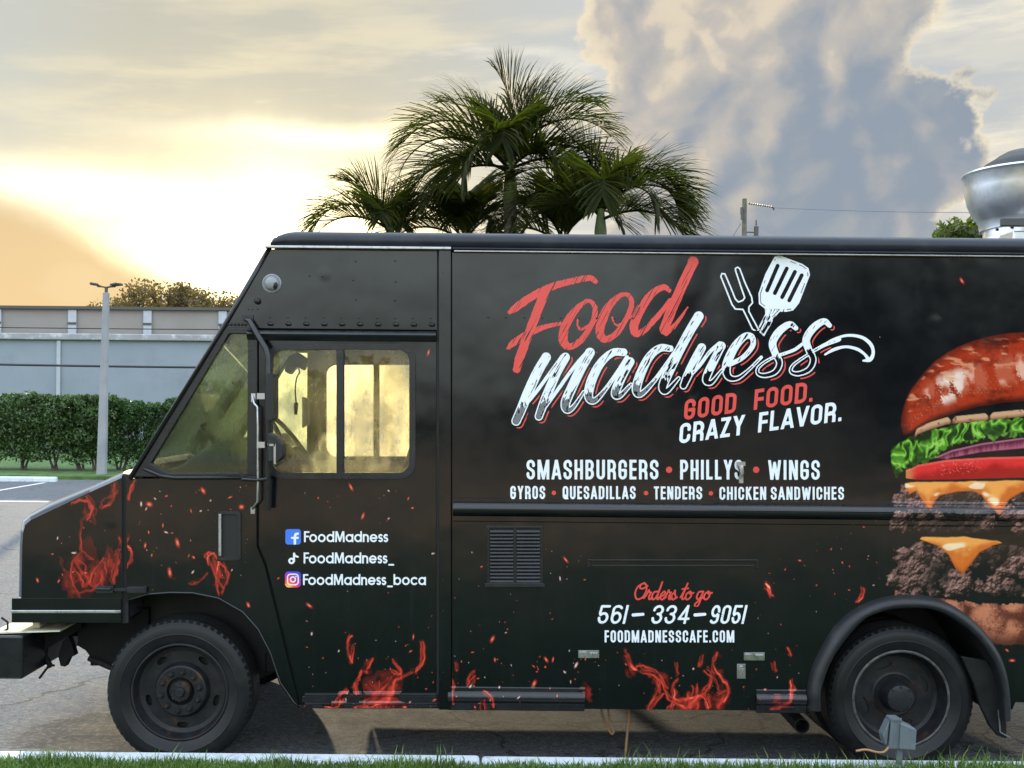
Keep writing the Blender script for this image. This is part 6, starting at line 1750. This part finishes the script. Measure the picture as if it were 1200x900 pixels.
# ---------------------------------------------------------------- flames and flying embers
def fire(name, box, curves, blobs, specks, seed, par, door=False, res=.62, clipf=None):
    cv = Canvas(*box, res); X, Y = cv.X, cv.Y; I = np.zeros(X.shape); soft = np.zeros(X.shape)
    for q_, (pts, r, amp) in enumerate(curves):
        n_ = len(pts); line = [(a, b, r * .30 * (.08 + .92 * math.sin(math.pi * (i + .6) / (n_ + .2)))) for i, (a, b) in enumerate(pts)]
        for s_ in range(3):                                             # each tongue is a few wandering threads with a thin veil between
            k = seed + 7 * q_ + 31 * s_; am = 1.6 + r * (1.3 + 1.2 * s_)
            xs_, ys_ = [q[0] for q in line], [q[1] for q in line]; pd = 16 + am + r * 2.5
            w_ = cv.win(min(xs_) - pd, min(ys_) - pd, max(xs_) + pd, max(ys_) + pd)
            Xw, Yw = X[w_], Y[w_]
            if Xw.size == 0: continue
            c2 = Canvas.__new__(Canvas); c2.res = cv.res; c2.x0, c2.y0 = Xw[0, 0], Yw[0, 0]; c2.gx, c2.gy = Xw[0], Yw[:, 0]; c2.d = np.full(Xw.shape, 50.0)
            c2.X = Xw + (fbm(Xw * .085, Yw * .07, k, 3) - .5) * am * 2; c2.Y = Yw + (fbm(Xw * .07, Yw * .085, k + 1, 3) - .5) * am * 2
            c2.stroke(line, pad=12)
            d = np.maximum(c2.d, 0); wisp = np.clip(fbm(Xw * .10, Yw * .075, k + 3, 3) * 2.3 - .45, 0, 1.25)
            I[w_] = np.maximum(I[w_], (.88, .58, .42)[s_] * amp * wisp * np.exp(-(d / (.50 + r * .07)) ** 2))
            soft[w_] = np.maximum(soft[w_], .13 * amp * np.clip(wisp, .2, 1) * np.exp(-(d / (1.1 + r * .7)) ** 1.2))
    wx = X + (fbm(X * .07, Y * .07, seed, 3) - .5) * 16; wy = Y + (fbm(X * .07, Y * .07, seed + 1, 3) - .5) * 22
    for (cx, cy, rx, ry, amp) in blobs:
        e = np.exp(-(((wx - cx) / rx) ** 2 + ((wy - cy) / ry) ** 2))
        vein = 1 - np.abs(fbm(wx * .06 + cy, wy * .035, seed + 9, 3) - .5) * 6.5
        soft = np.maximum(soft, e * amp * (.16 + .42 * np.clip(vein, 0, 1)))
        I = np.maximum(I, e * amp * np.clip(vein, 0, 1) ** 2 * .72)
    c2 = Canvas.__new__(Canvas); c2.__dict__.update(cv.__dict__)
    pale = np.zeros(X.shape); E = np.zeros(X.shape)
    for (cx, cy, ln_, wd_, an, wh_) in specks:
        w_ = cv.win(cx - 14, cy - 14, cx + 14, cy + 14)
        if X[w_].size == 0: continue
        dx, dy = X[w_] - cx, Y[w_] - cy; ca, sa = math.cos(an), math.sin(an)
        e = np.exp(-(np.abs((dx * ca + dy * sa) / ln_) ** 2.6 + np.abs((-dx * sa + dy * ca) / wd_) ** 2.6)); E[w_] = np.maximum(E[w_], e); pale[w_] = np.maximum(pale[w_], e * wh_)
    tot = np.maximum(np.maximum(I, soft), E)
    K = np.array([.0020, .0034, .0054]); red = lin((.55, .10, .09)); org = lin((.86, .27, .20)); hot = lin((1.0, .62, .48)); wht = lin((.85, .82, .80))
    s3 = lambda a: np.clip(a, 0, 1)[..., None]
    ink = K * (1 - s3(soft * 1.2)) + red * s3(soft * 1.2)
    ink = ink * (1 - s3(I * 1.05)) + org * s3(I * 1.05); ink = ink * (1 - s3((I - .85) * 1.6)) + hot * s3((I - .85) * 1.6)
    ink = ink * (1 - s3(E)) + org * .85 * s3(E); ink = ink * (1 - s3((E - .55) * .9)) + hot * s3((E - .55) * .9); ink = ink * (1 - s3(pale)) + wht * s3(pale)
    keep = tot > .035
    if clipf is not None: keep &= clipf(X, Y)
    g = lambda: ink_sheet(name, X, Y, ink, keep, M['art'], par, .0009)
    return on_door(g) if door else g()
rs = random.Random(17)
def specks(n, x0, y0, x1, y1, big=1.0, yb=0.0):
    out = []
    for _ in range(n):
        a = rs.uniform(x0, x1); b = y1 - (y1 - y0) * rs.random() ** (1 + yb)
        s_ = big * .62 * (rs.random() ** 3.0 * 2.0 + .55)
        if rs.random() < .38: continue
        out.append((a, b, s_ * rs.uniform(1.1, 2.6), s_ * rs.uniform(.55, .95), rs.gauss(-1.15, .7), .75 if rs.random() < .33 and s_ < 1.2 else 0))
    return out
c45 = lambda pts: [(20 + a / 4.5, 560 + b / 4.5) for a, b in pts]
hood_curves = [(c45([(290, 130), (340, 108), (382, 118), (402, 175), (378, 222)]), 2.6, .8), (c45([(345, 215), (338, 300), (340, 385), (400, 428)]), .8, .6), (c45([(505, 20), (512, 80), (490, 125), (450, 158)]), 2.6, 1.15),
               (c45([(338, 388), (296, 450), (288, 500), (302, 580), (330, 612)]), 1.2, .65), (c45([(300, 480), (340, 540), (350, 580), (410, 500), (460, 430)]), 2.2, .75), (c45([(465, 425), (462, 480), (443, 555)]), 1.8, .95),
               (c45([(548, 320), (535, 380), (520, 390), (524, 450), (500, 555)]), 1.7, 1.05), (c45([(330, 608), (390, 590), (430, 560)]), 1.2, .6), (c45([(310, 430), (360, 470), (352, 520), (300, 560)]), 1.0, .6)]
hood_blobs = [(98, 676, 20, 26, .75), (124, 668, 10, 20, .6), (103, 600, 7, 9, .6)]
hs_ = specks(26, 60, 610, 141, 700, .85) + [(70, 706, 3.0, 1.5, 1.1, .0), (44, 680, 2.4, 1.2, 1.3, 0), (102, 725, 3, .8, 1.5, 0), (128, 726, 2.0, .8, -1, 0)]
hood_curves = [(q, r_, m_ * .78) for q, r_, m_ in hood_curves]
fire('flame_print', (27, 561, 142.5, 700.5), hood_curves, hood_blobs, hs_, 100, hood, clipf=lambda X, Y: (Y > np.interp(X, [27, 36, 60, 105, 136, 143], [624, 611.5, 600, 579, 565, 562])) & (X < 142))
c25 = lambda pts: [(a / 2.5, 540 + b / 2.5) for a, b in pts]
cowl_curves = [(c45([(578, 312), (566, 345), (600, 385), (604, 430), (572, 478)]), 1.3, .9), (c25([(612, 300), (608, 278), (625, 272), (640, 300), (632, 345), (640, 390)]), 1.4, 1.0), (c25([(640, 290), (662, 318), (666, 350), (648, 388)]), .9, .7), (c25([(553, 362), (585, 352), (612, 328)]), .8, .55), (c25([(612, 272), (630, 330), (655, 372)]), .8, .7), (c25([(396, 52), (385, 80), (375, 110)]), 1.3, .7)]
cs_ = specks(105, 150, 568, 299, 692, .85) + [(175, 591, 3.2, 2.4, .3, 0), (238, 575, 3.6, 1.8, 1.0, 0), (208, 636, 4.5, 1.9, 1.3, 0), (283, 594, 2.6, 2.2, 0, 0), (199, 671, 4.5, 1.9, 1.4, 0), (291, 709, 3, 1.5, 1.2, 0)]
fire('flame_print', (149, 562, 311, 712), cowl_curves, [(255, 664, 6, 18, .65)], cs_, 120, COWL, clipf=lambda X, Y: (X < np.interp(Y, [562, 640, 662, 712], [299, 299, 308, 320])) & (Y < np.interp(X, [149, 172, 226, 256, 284, 302, 311], [702, 695, 693, 699, 714, 733, 750])) & ~((X > 254) & (X < 284) & (Y > 597) & (Y < 658)))
c6 = lambda pts: [(340 + a / 6, 720 + b / 6) for a, b in pts]
door_curves = [(c6([(438, 148), (405, 200), (400, 250), (415, 305), (436, 345)]), 1.4, .95), (c6([(452, 222), (440, 280), (430, 335)]), 1.0, .9), (c6([(580, 322), (560, 350), (545, 378)]), 1.2, .8), (c6([(495, 405), (490, 440), (462, 490), (440, 512)]), 1.5, .9), (c6([(460, 498), (462, 550)]), 1.5, .9),
               (c6([(398, 528), (365, 552), (330, 590), (318, 625)]), 1.5, .7), (c6([(722, 320), (755, 370), (772, 428), (720, 405)]), 1.6, 1.0), (c6([(780, 432), (735, 500), (700, 560), (640, 620), (560, 662)]), 3.6, .95), (c6([(700, 450), (640, 540), (560, 600), (500, 668)]), 2.6, .75), (c6([(620, 480), (622, 540), (600, 580)]), 1.6, .6), (c6([(860, 408), (800, 432), (720, 480)]), .8, .6),
               (c6([(930, 200), (938, 260), (925, 350), (885, 405)]), 1.5, .8), (c6([(240, 655), (300, 665), (350, 640), (370, 600)]), 2.6, .9), (c6([(480, 660), (540, 668), (640, 660), (680, 640)]), 2.6, .8)]
door_blobs = [(340 + 545 / 6, 720 + 380 / 6, 5, 4.5, 1.3), (340 + 878 / 6, 720 + 400 / 6, 3.2, 4, 1.2), (340 + 660 / 6, 720 + 570 / 6, 15, 17, .95), (340 + 600 / 6, 720 + 640 / 6, 16, 9, 1.05), (340 + 310 / 6, 720 + 650 / 6, 12, 5, 1.0), (340 + 115 / 6, 720 + 655 / 6, 4, 4, .8)]
ds_ = specks(60, 312, 570, 510, 700, .72) + specks(75, 350, 720, 511, 828, .85, .4) + [(340 + 805 / 6, 720 + 655 / 6, 2.6, 2.2, 0, 0), (340 + 460 / 6, 720 + 665 / 6, 2.2, 3, 0, 0), (425, 605, 3.6, 1.2, -1.2, 0), (362, 710, 1.5, 3.5, -.9, 0), (411, 571, 4.0, 1.3, 1.1, 0), (502, 413, 3.4, 1.0, -1.3, 0)]
fire('flame_print', (306, 400, 511, 829.5), door_curves, door_blobs, ds_, 140, dr, True, clipf=lambda X, Y: (X > np.interp(Y, [640, 662, 829], [305, 314, 356])) & ~((X > 310) & (X < 490) & (Y < 566)) & ~((X > 331) & (X < 506) & (Y > 616) & (Y < 692)))
c43 = lambda pts: [(680 + a / 4.286, 730 + b / 4.286) for a, b in pts]
box_curves = [(c43([(236, 155), (245, 200), (268, 240)]), 2.6, 1.0), (c43([(268, 240), (295, 214), (340, 222), (385, 240), (412, 280), (435, 330)]), 1.6, .95), (c43([(300, 232), (360, 258), (395, 300), (385, 360), (340, 432)]), 1.8, .85), (c43([(400, 270), (425, 330), (455, 385), (500, 415), (530, 435)]), 2.2, .9),
              (c43([(470, 330), (468, 385), (540, 382), (600, 362), (650, 318), (662, 275), (632, 235)]), 1.5, .95), (c43([(492, 280), (470, 310), (462, 345)]), 1.1, .7), (c43([(686, 150), (664, 195), (676, 235), (715, 275), (742, 325), (732, 375), (690, 415)]), 1.5, 1.0), (c43([(655, 240), (682, 285), (700, 350)]), 1.2, .7),
              (c43([(690, 355), (735, 345)]), 1.0, .8), (c43([(340, 435), (372, 395), (412, 350)]), 1.6, .7), (c43([(450, 440), (470, 400), (480, 380)]), 1.6, .7), (c43([(585, 315), (580, 360), (560, 420)]), 1.6, .9), (c43([(525, 435), (575, 380), (620, 372), (640, 420)]), 2.4, .9), (c43([(605, 170), (598, 215)]), 1.3, .75), (c43([(478, 205), (490, 260)]), .8, .5)]
box_blobs = [(680 + 575 / 4.286, 730 + 405 / 4.286, 14, 10, 1.15), (680 + 710 / 4.286, 730 + 380 / 4.286, 8, 9, .95), (680 + 640 / 4.286, 730 + 410 / 4.286, 12, 7, 1.0), (680 + 405 / 4.286, 730 + 290 / 4.286, 8, 9, .7), (680 + 262 / 4.286, 730 + 222 / 4.286, 5, 5, .9), (687.5, 812, 3, 6.5, 1.3), (680 + 700 / 4.286, 730 + 242 / 4.286, 3.2, 3.2, .8)]
box_blobs += [(680 + 1020 / 4.286, 730 + 400 / 4.286, 10, 8, 1.1)]
box_curves += [(c43([(1058, 285), (1064, 340), (1040, 400), (990, 425), (945, 438)]), 1.9, 1.0), ([(528, 790), (531, 800), (528, 812), (531, 824)], 1.4, .7), ([(548.5, 803), (550, 793), (555, 788)], 1.2, .8), ([(551, 801), (556, 792)], 1.0, .7), ([(568, 810), (576, 818), (578, 828)], 1.0, .8), ([(567, 821), (567.5, 831)], 1.8, .8), ([(533, 776), (535, 786)], 1.2, .7),
               ([(806, 815), (808, 829)], 1.9, 1.0), ([(1011, 690), (1009, 700), (1005, 706)], 1.4, 1.0), ([(898, 684), (904, 698)], 2.4, 1.25), ([(924, 759), (928, 768)], 1.3, .9), ([(906, 778), (909, 787)], 1.1, .6)]
bs_ = specks(70, 532, 640, 700, 760, .62) + specks(95, 530, 760, 700, 830, .85) + specks(60, 690, 760, 940, 832, .72) + specks(85, 880, 610, 1042, 760, .62) + specks(14, 840, 390, 1050, 520, .5) + [(663, 656, 3.6, 1.1, .9, 0), (577, 749, 3.6, 1.6, -1.1, 0), (640, 773, 3.0, 1.4, 1.0, 0), (626, 801, 3.6, 1.8, -1.1, 0), (1063, 420, 3.2, 2.0, -.5, 0), (1122, 386, 2, 1, 0, 0), (1127, 329, 3.4, 1.4, 1, 0), (1186, 774, 3, 1.4, 0, 0), (1180, 762, 2, 1, .6, 0)]
fire('flame_print', (530, 320, 1190, 831.5), box_curves, box_blobs, bs_, 160, SIDE,
     clipf=lambda X, Y: (np.hypot((X - 1064) / 122, (Y - 815) / 122) > 1.0) & ~((X > 568) & (X < 640) & (Y > 612) & (Y < 690)) & ~((X > 1040) & (X < 1190) & (Y > 384) & (Y < 760)) & ~((X > 590) & (X < 1030) & (Y < 592)) & ~((X > 690) & (X < 882) & (Y > 676) & (Y < 758)))
